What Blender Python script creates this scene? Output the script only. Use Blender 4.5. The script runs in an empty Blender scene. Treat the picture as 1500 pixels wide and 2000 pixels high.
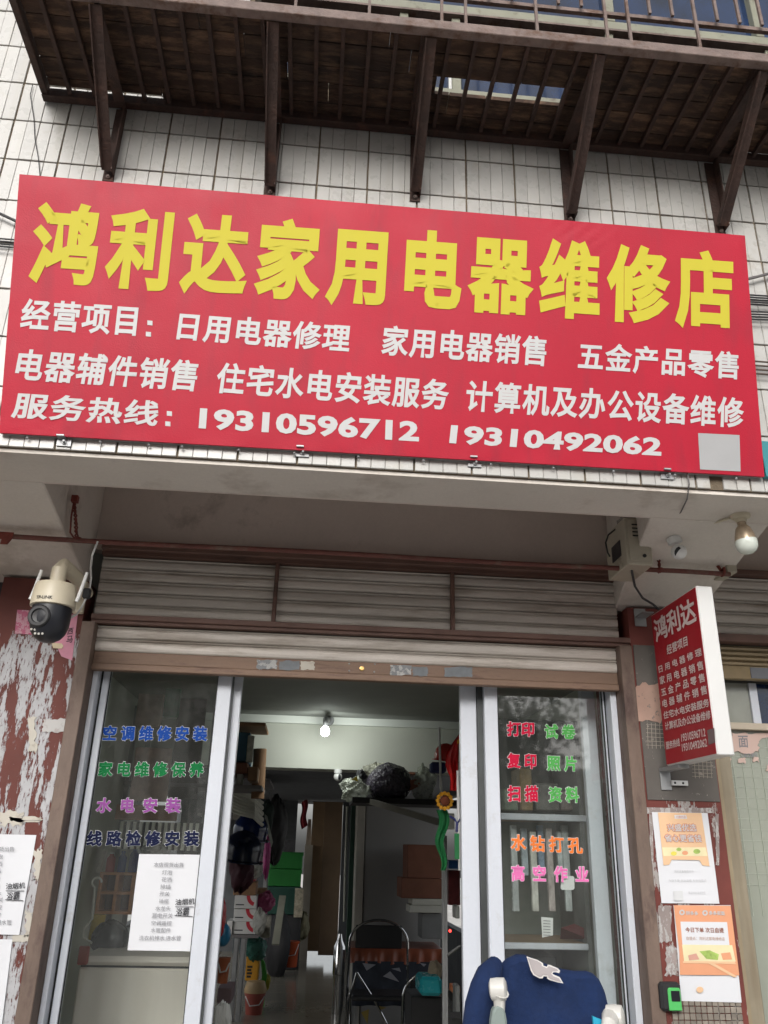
import bpy, bmesh, math, random
from mathutils import Vector, Matrix
random.seed(7)
SC = bpy.context.scene
COL = SC.collection
PI = math.pi
V = Vector

# ------------------------------------------------------------------ camera
HEYE = 1.6
FPX = 1590.0
RX = V((0.99564451, -0.05629416, -0.07431679))     # world X, Y, Z axes seen in camera space
RY = V((-0.09015241, -0.37817991, -0.92133192))
RZ = V((0.02376049, 0.9240189, -0.3816078))
EYE = V((0, 0, HEYE))
cam_d = bpy.data.cameras.new('camera')
cam_d.sensor_fit = 'VERTICAL'; cam_d.sensor_height = 24; cam_d.sensor_width = 18
cam_d.lens = 24 * FPX / 2000
cam_d.clip_start = 0.05; cam_d.clip_end = 500
cam = bpy.data.objects.new('camera', cam_d); COL.objects.link(cam)
M3 = Matrix((RX, RY, RZ))
cam.matrix_world = Matrix.Translation(EYE) @ M3.to_4x4()
SC.camera = cam

# ------------------------------------------------------------------ sky, sun, exposure
SUN_EL, SUN_AZ = math.radians(26), math.radians(195)
w = bpy.data.worlds.new('World'); SC.world = w; w.use_nodes = True
nt = w.node_tree; nt.nodes.clear()
sky = nt.nodes.new('ShaderNodeTexSky'); sky.sky_type = 'NISHITA'; sky.sun_disc = False
sky.sun_elevation = SUN_EL; sky.sun_rotation = SUN_AZ
sky.air_density = 1.0; sky.dust_density = 4.0; sky.ozone_density = 1.0
hs = nt.nodes.new('ShaderNodeHueSaturation'); hs.inputs['Saturation'].default_value = 0.22
bg = nt.nodes.new('ShaderNodeBackground'); bg.inputs['Strength'].default_value = 0.15
wo = nt.nodes.new('ShaderNodeOutputWorld')
nt.links.new(sky.outputs[0], hs.inputs['Color']); nt.links.new(hs.outputs[0], bg.inputs['Color'])
nt.links.new(bg.outputs[0], wo.inputs['Surface'])
sun_d = bpy.data.lights.new('sun', 'SUN'); sun_d.energy = 0.7; sun_d.angle = math.radians(28)
sun_d.color = (1.0, 0.97, 0.93)
sun = bpy.data.objects.new('sun', sun_d); COL.objects.link(sun)
sdir = V((math.sin(SUN_AZ) * math.cos(SUN_EL), math.cos(SUN_AZ) * math.cos(SUN_EL), math.sin(SUN_EL)))
sun.rotation_euler = sdir.to_track_quat('Z', 'Y').to_euler()
sun.location = (0, -3, 8)
SC.view_settings.view_transform = 'Standard'; SC.view_settings.look = 'None'
SC.view_settings.gamma = 1; SC.view_settings.use_curve_mapping = False
SC.view_settings.exposure = 0.55
SC.render.engine = 'CYCLES'
SC.cycles.max_bounces = 8; SC.cycles.diffuse_bounces = 4; SC.cycles.glossy_bounces = 4
SC.cycles.transparent_max_bounces = 12; SC.cycles.sample_clamp_indirect = 4
SC.cycles.caustics_reflective = False; SC.cycles.caustics_refractive = False
try:
    SC.cycles.use_denoising = True; SC.cycles.denoiser = 'OPENIMAGEDENOISE'
except Exception:
    pass

# ------------------------------------------------------------------ measuring helpers
def ray(px, py):
    return M3 @ V((px - 750, 1000 - py, -FPX))
def at(px, py, Y):
    d = ray(px, py); return EYE + d * (Y / d.y)
def hit(px, py, O, N):
    d = ray(px, py); return EYE + d * ((O - EYE).dot(N) / d.dot(N))
def proj(p):
    c = M3.transposed() @ (V(p) - EYE)
    return 750 - FPX * c.x / c.z, 1000 + FPX * c.y / c.z
def rect(x0, y0, x1, y1, Y):
    a = at(x0, (y0 + y1) / 2, Y); b = at(x1, (y0 + y1) / 2, Y)
    c = at((x0 + x1) / 2, y0, Y); d = at((x0 + x1) / 2, y1, Y)
    return a.x, b.x, d.z, c.z

# ------------------------------------------------------------------ materials
MATS = {}
def mat(name, col, rough=0.6, metal=0.0, var=0.12, vs=6.0, bump=0.0, bs=60.0, dirt=None, da=0.0, ds=3.0,
        st=(1, 1, 1), rnd=0.0, spec=0.5, coat=0.0, streak=None, fine=0.0):
    """base colour with broad variation, dirt patches, fine relief; all procedural in world space"""
    if name in MATS: return MATS[name]
    m = bpy.data.materials.new(name); m.use_nodes = True; MATS[name] = m
    t = m.node_tree; N = t.nodes; L = t.links
    b = N['Principled BSDF']
    b.inputs['Roughness'].default_value = rough; b.inputs['Metallic'].default_value = metal
    b.inputs['Specular IOR Level'].default_value = spec
    b.inputs['Coat Weight'].default_value = coat
    g = N.new('ShaderNodeNewGeometry')
    mp = N.new('ShaderNodeMapping'); mp.inputs['Scale'].default_value = st
    L.new(g.outputs['Position'], mp.inputs['Vector'])
    def noise(scale, det=6, rgh=0.6):
        n = N.new('ShaderNodeTexNoise'); n.inputs['Scale'].default_value = scale
        n.inputs['Detail'].default_value = det; n.inputs['Roughness'].default_value = rgh
        L.new(mp.outputs[0], n.inputs['Vector']); return n.outputs['Fac']
    def ramp(f, a, c):
        r = N.new('ShaderNodeMapRange'); r.inputs['From Min'].default_value = a; r.inputs['From Max'].default_value = c
        L.new(f, r.inputs['Value']); return r.outputs['Result']
    def mix(f, a, c):
        x = N.new('ShaderNodeMix'); x.data_type = 'RGBA'
        if isinstance(f, float): x.inputs[0].default_value = f
        else: L.new(f, x.inputs[0])
        for k, s in ((6, a), (7, c)):
            if isinstance(s, tuple): x.inputs[k].default_value = (*s, 1)
            else: L.new(s, x.inputs[k])
        return x.outputs[2]
    lo = tuple(max(0, v * (1 - var)) for v in col); hi = tuple(min(1, v * (1 + var)) for v in col)
    c = mix(ramp(noise(vs), 0.3, 0.7), lo, hi)
    if fine:
        c = mix(ramp(noise(90, 8, 0.75), 0.35, 0.65), c, mix(fine, c, tuple(v * 0.35 for v in col)))
    if dirt:
        f = ramp(noise(ds, 8, 0.7), 0.62 - da * 0.3, 0.72 - da * 0.12)
        c = mix(f, c, dirt)
    if streak:
        mp2 = N.new('ShaderNodeMapping'); mp2.inputs['Scale'].default_value = (14, 14, 0.9)
        L.new(g.outputs['Position'], mp2.inputs['Vector'])
        n = N.new('ShaderNodeTexNoise'); n.inputs['Scale'].default_value = 1.6; n.inputs['Detail'].default_value = 8
        L.new(mp2.outputs[0], n.inputs['Vector'])
        c = mix(ramp(n.outputs['Fac'], 0.52, 0.75), c, streak)
    if rnd:
        oi = N.new('ShaderNodeObjectInfo')
        mr = N.new('ShaderNodeMapRange'); mr.inputs['To Min'].default_value = 1 - rnd; mr.inputs['To Max'].default_value = 1 + rnd * 0.5
        L.new(oi.outputs['Random'], mr.inputs['Value'])
        hsv = N.new('ShaderNodeHueSaturation'); L.new(mr.outputs[0], hsv.inputs['Value']); L.new(c, hsv.inputs['Color'])
        c = hsv.outputs[0]
    L.new(c, b.inputs['Base Color'])
    rr = N.new('ShaderNodeMapRange'); rr.inputs['To Min'].default_value = max(0.03, rough - 0.1)
    rr.inputs['To Max'].default_value = min(1, rough + 0.12)
    L.new(noise(vs * 3), rr.inputs['Value']); L.new(rr.outputs[0], b.inputs['Roughness'])
    if bump:
        bp = N.new('ShaderNodeBump'); bp.inputs['Strength'].default_value = bump; bp.inputs['Distance'].default_value = 0.01
        L.new(noise(bs), bp.inputs['Height']); L.new(bp.outputs[0], b.inputs['Normal'])
    return m

def peel_mat(name, paint, flake, fx=16.0, fz=2.6, cover=0.5, zlo=-9.0, zhi=9.0, rough=0.7):
    """old paint with torn poster residue in long upright flakes"""
    m = mat(name, paint, rough, var=0.2, vs=5, bump=0.25, bs=30)
    t = m.node_tree; N = t.nodes; L = t.links; b = N['Principled BSDF']
    src = b.inputs['Base Color'].links[0].from_socket
    g = N.new('ShaderNodeNewGeometry')
    def noise(scale, vec, det=8, r=0.7):
        n = N.new('ShaderNodeTexNoise'); n.inputs['Scale'].default_value = scale; n.inputs['Detail'].default_value = det
        n.inputs['Roughness'].default_value = r; L.new(vec, n.inputs['Vector']); return n.outputs['Fac']
    def mapping(s, loc=(0, 0, 0)):
        p = N.new('ShaderNodeMapping'); p.inputs['Scale'].default_value = s; p.inputs['Location'].default_value = loc
        L.new(g.outputs['Position'], p.inputs['Vector']); return p.outputs[0]
    def rng(f, a, c):
        r = N.new('ShaderNodeMapRange'); r.inputs['From Min'].default_value = a; r.inputs['From Max'].default_value = c
        L.new(f, r.inputs['Value']); return r.outputs[0]
    def mth(op, a, c):
        q = N.new('ShaderNodeMath'); q.operation = op
        for i, s in enumerate((a, c)):
            if isinstance(s, (int, float)): q.inputs[i].default_value = s
            else: L.new(s, q.inputs[i])
        return q.outputs[0]
    big = noise(1.0, mapping((fx, fx, fz)), 4, 0.6)
    small = noise(1.0, mapping((fx * 7, fx * 7, fz * 9), (3, 1, 5)), 8, 0.75)
    f1 = rng(mth('ADD', mth('MULTIPLY', big, 0.75), mth('MULTIPLY', small, 0.28)), 0.545 - cover * 0.1, 0.56 - cover * 0.1)
    f2 = rng(small, 0.40, 0.46)
    sep = N.new('ShaderNodeSeparateXYZ'); L.new(g.outputs['Position'], sep.inputs[0])
    zz = mth('ADD', sep.outputs[2], mth('MULTIPLY', mth('SUBTRACT', small, 0.5), 0.4))
    win = mth('MULTIPLY', mth('LESS_THAN', zz, zhi), mth('GREATER_THAN', zz, zlo))
    f = mth('MULTIPLY', mth('MULTIPLY', f1, f2), win)
    x = N.new('ShaderNodeMix'); x.data_type = 'RGBA'; L.new(f, x.inputs[0]); L.new(src, x.inputs[6])
    x2 = N.new('ShaderNodeMix'); x2.data_type = 'RGBA'
    L.new(noise(1.0, mapping((30, 30, 18))), x2.inputs[0])
    x2.inputs[6].default_value = (*tuple(v * 0.72 for v in flake), 1); x2.inputs[7].default_value = (*tuple(min(1, v * 1.2) for v in flake), 1)
    L.new(x2.outputs[2], x.inputs[7]); L.new(x.outputs[2], b.inputs['Base Color'])
    bp = N.new('ShaderNodeBump'); bp.inputs['Strength'].default_value = 0.5; bp.inputs['Distance'].default_value = 0.004
    L.new(f, bp.inputs['Height']); L.new(bp.outputs[0], b.inputs['Normal'])
    return m

def glass_mat(name, tint=(0.82, 0.9, 0.88), k=2.0, rough=0.0, haze=0.0):
    m = bpy.data.materials.new(name); m.use_nodes = True; t = m.node_tree; N = t.nodes; L = t.links
    N.clear(); o = N.new('ShaderNodeOutputMaterial'); tr = N.new('ShaderNodeBsdfTransparent'); tr.inputs[0].default_value = (*tint, 1)
    gl = N.new('ShaderNodeBsdfGlossy'); gl.inputs['Roughness'].default_value = rough
    gg = N.new('ShaderNodeNewGeometry'); dt = N.new('ShaderNodeVectorMath'); dt.operation = 'DOT_PRODUCT'
    L.new(gg.outputs['Normal'], dt.inputs[0]); L.new(gg.outputs['Incoming'], dt.inputs[1])
    def mth(op, a, c=None):
        q = N.new('ShaderNodeMath'); q.operation = op
        for i, v in enumerate((a, c)):
            if v is None: continue
            if isinstance(v, (int, float)): q.inputs[i].default_value = v
            else: L.new(v, q.inputs[i])
        return q
    ab = mth('ABSOLUTE', dt.outputs['Value'])          # same reflectance from both sides of the sheet
    sch = mth('ADD', mth('MULTIPLY', mth('POWER', mth('SUBTRACT', 1.0, ab.outputs[0]).outputs[0], 5.0).outputs[0], 0.9).outputs[0], 0.04 * k)
    mu = sch; mu.use_clamp = True
    first = tr.outputs[0]
    if haze:
        df = N.new('ShaderNodeBsdfDiffuse'); df.inputs[0].default_value = (0.6, 0.62, 0.6, 1)
        mh = N.new('ShaderNodeMixShader')
        g = N.new('ShaderNodeNewGeometry'); mp = N.new('ShaderNodeMapping'); mp.inputs['Scale'].default_value = (6, 6, 1.2)
        n = N.new('ShaderNodeTexNoise'); n.inputs['Scale'].default_value = 3; n.inputs['Detail'].default_value = 8
        r = N.new('ShaderNodeMapRange'); r.inputs['From Min'].default_value = 0.4; r.inputs['From Max'].default_value = 0.75
        r.inputs['To Min'].default_value = haze * 0.3; r.inputs['To Max'].default_value = haze
        L.new(g.outputs['Position'], mp.inputs[0]); L.new(mp.outputs[0], n.inputs['Vector']); L.new(n.outputs['Fac'], r.inputs['Value'])
        L.new(r.outputs[0], mh.inputs[0]); L.new(tr.outputs[0], mh.inputs[1]); L.new(df.outputs[0], mh.inputs[2]); first = mh.outputs[0]
    mx = N.new('ShaderNodeMixShader'); L.new(mu.outputs[0], mx.inputs[0]); L.new(first, mx.inputs[1]); L.new(gl.outputs[0], mx.inputs[2])
    L.new(mx.outputs[0], o.inputs['Surface']); MATS[name] = m
    return m

def emit_mat(name, col, s):
    m = bpy.data.materials.new(name); m.use_nodes = True
    b = m.node_tree.nodes['Principled BSDF']
    b.inputs['Base Color'].default_value = (*col, 1); b.inputs['Emission Color'].default_value = (*col, 1)
    b.inputs['Emission Strength'].default_value = s; MATS[name] = m
    return m

def plastic_film(name, tint, alpha=0.35, rough=0.15):
    """crinkled clear film: partly see-through, glossy"""
    m = bpy.data.materials.new(name); m.use_nodes = True; t = m.node_tree; N = t.nodes; L = t.links
    b = N['Principled BSDF']; b.inputs['Base Color'].default_value = (*tint, 1); b.inputs['Roughness'].default_value = rough
    b.inputs['Alpha'].default_value = alpha
    n = N.new('ShaderNodeTexNoise'); n.inputs['Scale'].default_value = 35; n.inputs['Detail'].default_value = 4
    g = N.new('ShaderNodeNewGeometry'); L.new(g.outputs['Position'], n.inputs['Vector'])
    bp = N.new('ShaderNodeBump'); bp.inputs['Strength'].default_value = 1.0; bp.inputs['Distance'].default_value = 0.03
    L.new(n.outputs['Fac'], bp.inputs['Height']); L.new(bp.outputs[0], b.inputs['Normal']); MATS[name] = m
    return m

TILE = mat('glazed_tile', (0.46, 0.452, 0.43), 0.28, var=0.05, vs=9, rnd=0.08, dirt=(0.40, 0.375, 0.33), da=0.06, ds=7, streak=(0.44, 0.425, 0.39), bump=0.05, bs=25)
GROUT = mat('grout', (0.16, 0.125, 0.085), 0.9, var=0.25, vs=20, bump=0.4, bs=120)
PLASTER = mat('stained_plaster', (0.66, 0.605, 0.55), 0.85, var=0.07, vs=2.5, dirt=(0.46, 0.40, 0.35), da=0.3, ds=3.0, bump=0.12, bs=40, fine=0.12)
PLASTER2 = mat('soffit_wall_plaster', (0.62, 0.54, 0.49), 0.85, var=0.06, vs=2.0, dirt=(0.42, 0.36, 0.32), da=0.15, ds=4, bump=0.1, bs=40, fine=0.1)
RUST = mat('rusty_steel', (0.045, 0.023, 0.017), 0.75, var=0.4, vs=14, dirt=(0.08, 0.035, 0.022), da=0.25, ds=18, bump=0.4, bs=90)
RUSTL = mat('weathered_steel', (0.17, 0.125, 0.11), 0.7, var=0.3, vs=18, dirt=(0.10, 0.05, 0.03), da=0.35, ds=16, bump=0.3, bs=90)
BOARD = mat('weathered_board', (0.045, 0.023, 0.014), 0.85, var=0.55, vs=3, st=(1, 4, 1), dirt=(0.15, 0.085, 0.05), da=0.5, ds=7, bump=0.5, bs=40, rnd=0.45)
BROWN = mat('brown_paint', (0.135, 0.072, 0.055), 0.6, var=0.2, vs=6, st=(1, 1, 3), dirt=(0.075, 0.045, 0.035), da=0.2, ds=8, bump=0.15, bs=60, fine=0.15)
BROWNL = mat('bottom_rail_paint', (0.215, 0.135, 0.092), 0.6, var=0.18, vs=3, st=(1, 1, 6), dirt=(0.11, 0.06, 0.045), da=0.3, ds=6, bump=0.15, bs=60, fine=0.2)
SLAT = mat('shutter_slat', (0.60, 0.55, 0.50), 0.5, metal=0.1, var=0.1, vs=3, st=(1, 1, 8), dirt=(0.33, 0.28, 0.235), da=0.35, ds=2.2, bump=0.06, bs=60, rnd=0.1, fine=0.2)
SLATY = mat('shutter_slat_ochre', (0.25, 0.19, 0.11), 0.5, var=0.15, vs=4, rnd=0.2, fine=0.2)
ALU = mat('white_aluminium', (0.62, 0.65, 0.71), 0.32, var=0.02, vs=3, dirt=(0.50, 0.51, 0.53), da=0.16, ds=9, streak=(0.54, 0.56, 0.60), fine=0.06, bump=0.03, bs=8)
ALUG = mat('grey_gasket', (0.10, 0.11, 0.11), 0.6)
DARKGAP = mat('dark_gap', (0.02, 0.022, 0.022), 0.8)
RED = mat('red_banner', (0.44, 0.008, 0.030), 0.5, var=0.08, vs=3, bump=0.12, bs=250, spec=0.32, streak=(0.36, 0.012, 0.032), fine=0.06)
RED2 = mat('dark_red_face', (0.30, 0.006, 0.014), 0.45, var=0.03)
YEL = mat('yellow_print', (0.55, 0.48, 0.045), 0.6, var=0.02, spec=0.2)
WHT = mat('white_print', (0.55, 0.545, 0.545), 0.5, var=0.02)
CREAM = mat('cream_plastic', (0.56, 0.50, 0.38), 0.4, var=0.06, vs=8, dirt=(0.36, 0.30, 0.2), da=0.1, ds=12)
BEIGE = mat('beige_meter_box', (0.44, 0.40, 0.32), 0.5, var=0.08, dirt=(0.2, 0.16, 0.12), da=0.15, ds=10, fine=0.15)
BLK = mat('black_plastic', (0.012, 0.013, 0.018), 0.32, var=0.1)
BLKM = mat('black_matt', (0.018, 0.018, 0.02), 0.7)
WPL = mat('white_plastic', (0.66, 0.66, 0.65), 0.35, var=0.03)
PAPER = mat('white_paper', (0.68, 0.69, 0.72), 0.7, var=0.02, bump=0.05, bs=14)
INKG = mat('grey_ink', (0.22, 0.22, 0.24), 0.8)
INKB = mat('black_ink', (0.015, 0.015, 0.02), 0.8)
CHROME = mat('chrome', (0.75, 0.75, 0.75), 0.12, metal=1.0, var=0.02)
STEEL = mat('galvanised_steel', (0.33, 0.335, 0.34), 0.5, metal=0.6, var=0.1)
CARD = mat('cardboard', (0.30, 0.17, 0.09), 0.8, var=0.15, rnd=0.3)
CARDD = mat('dark_cardboard', (0.22, 0.09, 0.055), 0.8, var=0.15, rnd=0.25)
CONC = mat('concrete', (0.50, 0.48, 0.45), 0.9, var=0.15, vs=2, bump=0.3, bs=30, dirt=(0.2, 0.19, 0.17), da=0.2)
ASPH = mat('asphalt', (0.06, 0.06, 0.062), 0.9, var=0.2, vs=3, bump=0.4, bs=80)
INW = mat('room_paint', (0.50, 0.53, 0.46), 0.8, var=0.04, dirt=(0.4, 0.42, 0.36), da=0.1)
INC = mat('room_ceiling', (0.27, 0.28, 0.26), 0.85, var=0.05)
INDK = mat('shade_dark_wall', (0.07, 0.075, 0.08), 0.85, var=0.2)  # dark base colour stands in for the unlit gloom of the back room
FLT = mat('polished_floor_tile', (0.27, 0.25, 0.20), 0.12, var=0.06, rnd=0.08, spec=0.6)
GLASS = glass_mat('door_glass', (0.90, 0.94, 0.92), 3.0, 0.035, haze=0.10)
FROST = mat('frosted_glass', (0.30, 0.32, 0.27), 0.18, var=0.1, vs=2, spec=0.8)
BLUEG = mat('blue_window_glass', (0.006, 0.022, 0.07), 0.06, var=0.6, vs=4, spec=0.8)

# ------------------------------------------------------------------ mesh building
ORG = {}
class MB:
    def __init__(s): s.v = []; s.f = []; s.m = []; s.k = 0
    def add(s, vs, fs):
        n = len(s.v); s.v += [V(p) for p in vs]; s.f += [tuple(i + n for i in f) for f in fs]; s.m += [s.k] * len(fs); return s
    def mi(s, k): s.k = k; return s
    def hexa(s, a, b):                      # two quads, same winding
        return s.add(list(a) + list(b), [(3, 2, 1, 0), (4, 5, 6, 7), (0, 1, 5, 4), (1, 2, 6, 5), (2, 3, 7, 6), (3, 0, 4, 7)])
    def box(s, x0, x1, y0, y1, z0, z1):
        return s.hexa([(x0, y0, z0), (x1, y0, z0), (x1, y1, z0), (x0, y1, z0)], [(x0, y0, z1), (x1, y0, z1), (x1, y1, z1), (x0, y1, z1)])
    def prism(s, poly, ext):                # polygon of 3d points, extruded
        n = len(poly); e = V(ext); a = [V(p) for p in poly]
        return s.add(a + [p + e for p in a], [tuple(range(n)), tuple(range(2 * n - 1, n - 1, -1))] + [(i, i + n, (i + 1) % n + n, (i + 1) % n) for i in range(n)])
    def bar(s, a, b, w, h=None, up=(0, 0, 1)):
        a = V(a); b = V(b); h = h or w; d = (b - a).normalized(); u = V(up)
        if abs(d.dot(u)) > 0.98: u = V((0, 1, 0))
        r = d.cross(u).normalized() * w / 2; u2 = r.cross(d).normalized() * h / 2
        q = lambda p: [p - r - u2, p + r - u2, p + r + u2, p - r + u2]
        return s.hexa(q(a), q(b))
    def tube(s, pts, r, n=8, caps=True):
        pts = [V(p) for p in pts]; R = r if isinstance(r, (list, tuple)) else [r] * len(pts)
        up = None; rings = []
        for i, p in enumerate(pts):
            d = (pts[min(i + 1, len(pts) - 1)] - pts[max(i - 1, 0)]).normalized()
            if up is None: up = d.orthogonal().normalized()
            up = (up - d * up.dot(d)).normalized(); sd = d.cross(up)
            rings.append([p + (up * math.cos(2 * PI * k / n) + sd * math.sin(2 * PI * k / n)) * R[i] for k in range(n)])
        vs = [q for g in rings for q in g]
        fs = [(i * n + k, i * n + (k + 1) % n, (i + 1) * n + (k + 1) % n, (i + 1) * n + k) for i in range(len(pts) - 1) for k in range(n)]
        if caps: fs += [tuple(range(n - 1, -1, -1)), tuple(range((len(pts) - 1) * n, len(pts) * n))]
        return s.add(vs, fs)
    def lathe(s, prof, c, axis=(0, 0, 1), n=20):   # prof: (radius, along)
        ax = V(axis).normalized(); u = ax.orthogonal().normalized(); t = ax.cross(u); c = V(c)
        vs = [c + ax * h + (u * math.cos(2 * PI * k / n) + t * math.sin(2 * PI * k / n)) * max(r, 1e-5) for r, h in prof for k in range(n)]
        fs = [(i * n + k, i * n + (k + 1) % n, (i + 1) * n + (k + 1) % n, (i + 1) * n + k) for i in range(len(prof) - 1) for k in range(n)]
        fs += [tuple(range(n - 1, -1, -1)), tuple(range((len(prof) - 1) * n, len(prof) * n))]
        return s.add(vs, fs)
    def ball(s, c, r, n=16, lum=0.0, seed=0):       # r may be (rx, ry, rz); lum = lumpiness
        rr = r if isinstance(r, (tuple, list)) else (r, r, r); rg = random.Random(seed)
        ph = [rg.uniform(0, 6) for _ in range(6)]; m = n // 2; vs = []; fs = []
        for i in range(m + 1):
            th = PI * i / m
            for k in range(n):
                a = 2 * PI * k / n
                q = 1 + lum * (math.sin(3 * a + ph[0] + 2 * th) * 0.4 + math.sin(5 * a + ph[1] - 3 * th) * 0.3 + math.sin(4 * th + ph[2] + a) * 0.35 + math.sin(9 * a + 7 * th + ph[3]) * 0.22 + (0.5 - abs(math.sin(4 * a + 6 * th + ph[4]))) * 0.55 + (0.5 - abs(math.sin(7 * a - 9 * th + ph[5]))) * 0.4)
                vs.append((c[0] + rr[0] * q * math.sin(th) * math.cos(a), c[1] + rr[1] * q * math.sin(th) * math.sin(a), c[2] + rr[2] * q * math.cos(th)))
        for i in range(m):
            for k in range(n):
                fs.append((i * n + k, (i + 1) * n + k, (i + 1) * n + (k + 1) % n, i * n + (k + 1) % n))
        return s.add(vs, fs)
    def grid(s, fn, nu, nv):
        vs = [fn(i / nu, j / nv) for j in range(nv + 1) for i in range(nu + 1)]
        fs = [(j * (nu + 1) + i, j * (nu + 1) + i + 1, (j + 1) * (nu + 1) + i + 1, (j + 1) * (nu + 1) + i) for j in range(nv) for i in range(nu)]
        return s.add(vs, fs)
    def build(s, name, mats, parent=None, smooth=False, bev=0.0, weld=False, **kw):
        o0 = ORG.get(parent.name, V((0, 0, 0))) if parent else V((0, 0, 0))
        me = bpy.data.meshes.new(name)
        if not parent and s.v:
            xs = [p.x for p in s.v]; ys = [p.y for p in s.v]; zs = [p.z for p in s.v]
            if kw.get('kind') != 'structure': o0 = V(((min(xs) + max(xs)) / 2, (min(ys) + max(ys)) / 2, min(zs)))
        me.from_pydata([p - o0 for p in s.v], [], s.f)
        mats = mats if isinstance(mats, (list, tuple)) else [mats]
        for m in mats: me.materials.append(m)
        for p, k in zip(me.polygons, s.m): p.material_index = k
        bm = bmesh.new(); bm.from_mesh(me)
        if weld: bmesh.ops.remove_doubles(bm, verts=bm.verts, dist=1e-5)
        bmesh.ops.recalc_face_normals(bm, faces=bm.faces)
        if bev:
            ed = [e for e in bm.edges if len(e.link_faces) == 2 and e.calc_face_angle(0) > 0.5]
            try: bmesh.ops.bevel(bm, geom=ed, offset=bev, segments=1, affect='EDGES', clamp_overlap=True)
            except Exception: pass
        bm.to_mesh(me); bm.free()
        if smooth:
            for p in me.polygons: p.use_smooth = True
            try: me.set_sharp_from_angle(angle=math.radians(40))
            except Exception: pass
        o = bpy.data.objects.new(name, me); COL.objects.link(o)
        if parent: o.parent = parent
        else: o.location = o0
        ORG[o.name] = o0
        for k, v in kw.items(): o[k] = v
        return o

def thing(name, label, cat, loc, group=None):
    o = bpy.data.objects.new(name, None); COL.objects.link(o); o.location = loc; o.empty_display_size = 0.1
    o['label'] = label; o['category'] = cat
    if group: o['group'] = group
    ORG[o.name] = V(loc); return o
def single(mb, name, mats, label, cat, group=None, **kw):
    o = mb.build(name, mats, None, **kw); o['label'] = label; o['category'] = cat
    if group: o['group'] = group
    return o
def part_copy(o, off, name=None):
    c = o.copy(); COL.objects.link(c); c.location = o.location + V(off); ORG[c.name] = ORG[o.name] + V(off); return c
def thing_copy(o, off, label, group=None):
    c = o.copy(); COL.objects.link(c); c.location = o.location + V(off); c['label'] = label
    if group: c['group'] = group
    ORG[c.name] = ORG[o.name] + V(off)
    for ch in list(o.children):
        d = ch.copy(); COL.objects.link(d); d.parent = c
        for g in ch.children:
            e = g.copy(); COL.objects.link(e); e.parent = d
    return c

# ------------------------------------------------------------------ lettering
TXT = {}
SPC = [1.0]
def glyphs(body, off, res=3):
    k = (body, off, SPC[0])
    if k in TXT: return TXT[k]
    c = bpy.data.curves.new('lettering', 'FONT'); c.space_character = SPC[0]; c.body = body; c.offset = off; c.resolution_u = res
    o = bpy.data.objects.new('lettering', c); COL.objects.link(o)
    dg = bpy.context.evaluated_depsgraph_get(); dg.update()
    me = bpy.data.meshes.new_from_object(o.evaluated_get(dg))
    vs = [(v.co.x, v.co.y) for v in me.vertices]; fs = [tuple(p.vertices) for p in me.polygons]
    bpy.data.objects.remove(o); bpy.data.curves.remove(c); bpy.data.meshes.remove(me)
    TXT[k] = (vs, fs); return TXT[k]
BLD = {}
def bold(body, off):
    """glyph faces plus a mitred rim of width off round every outline"""
    k = (body, off, SPC[0])
    if k in BLD: return BLD[k]
    vs, fs = glyphs(body, 0.0)
    key = lambda i: (round(vs[i][0], 5), round(vs[i][1], 5))
    cnt = {}
    for f in fs:
        ar = sum(vs[f[i]][0] * vs[f[(i + 1) % len(f)]][1] - vs[f[(i + 1) % len(f)]][0] * vs[f[i]][1] for i in range(len(f)))
        g = f if ar > 0 else f[::-1]
        for i in range(len(g)):
            a, b = key(g[i]), key(g[(i + 1) % len(g)])
            if a == b: continue
            if (b, a) in cnt: del cnt[(b, a)]
            else: cnt[(a, b)] = 1
    V2 = list(vs); J = [0] * len(vs); F = list(fs)
    if off > 0.001:
        nin, nout = {}, {}
        nrm = {}
        for (a, b) in cnt:
            dx, dy = b[0] - a[0], b[1] - a[1]; l = math.hypot(dx, dy) or 1
            n = (dy / l, -dx / l); nrm[(a, b)] = n; nout.setdefault(a, n); nin.setdefault(b, n)
        def mit(p, n0):
            a = nin.get(p, n0); b = nout.get(p, n0); sx, sy = a[0] + b[0], a[1] + b[1]; l = math.hypot(sx, sy)
            if l < 0.3: return n0
            sx /= l; sy /= l; c = max(0.5, sx * a[0] + sy * a[1]); return (sx / c, sy / c)
        for q, ((a, b), n) in enumerate(nrm.items()):
            ma, mb_ = mit(a, n), mit(b, n); z = 1 + q % 5; i0 = len(V2)
            V2 += [a, b, (b[0] + mb_[0] * off, b[1] + mb_[1] * off), (a[0] + ma[0] * off, a[1] + ma[1] * off)]
            J += [z] * 4; F.append((i0, i0 + 3, i0 + 2, i0 + 1))
    BLD[k] = (V2, J, F); return BLD[k]
def text(mb, body, BL, BR, TL, O, N, off=0.03, lift=0.001, base=None):
    """lay a line of lettering on the plane (O, N) so that its box has the given corners (picture coordinates on that plane)"""
    a = hit(*BL, O, N); u = hit(*BR, O, N) - a; v = hit(*TL, O, N) - a
    bv, bf = glyphs(body, 0.0)
    x0 = min(p[0] for p in bv); x1 = max(p[0] for p in bv); y0 = min(p[1] for p in bv); y1 = max(p[1] for p in bv)
    nn = N.normalized()
    if nn.dot(EYE - O) < 0: nn = -nn
    ins = base if base is not None else off       # how far the bold stroke widens the box
    x0 -= ins; x1 += ins; y0 -= ins; y1 += ins
    vs, js, fs = bold(body, off)
    mb.add([a + u * ((p[0] - x0) / (x1 - x0)) + v * ((p[1] - y0) / (y1 - y0)) + nn * (lift + q * 0.00001) for p, q in zip(vs, js)], fs)
    return mb

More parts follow.
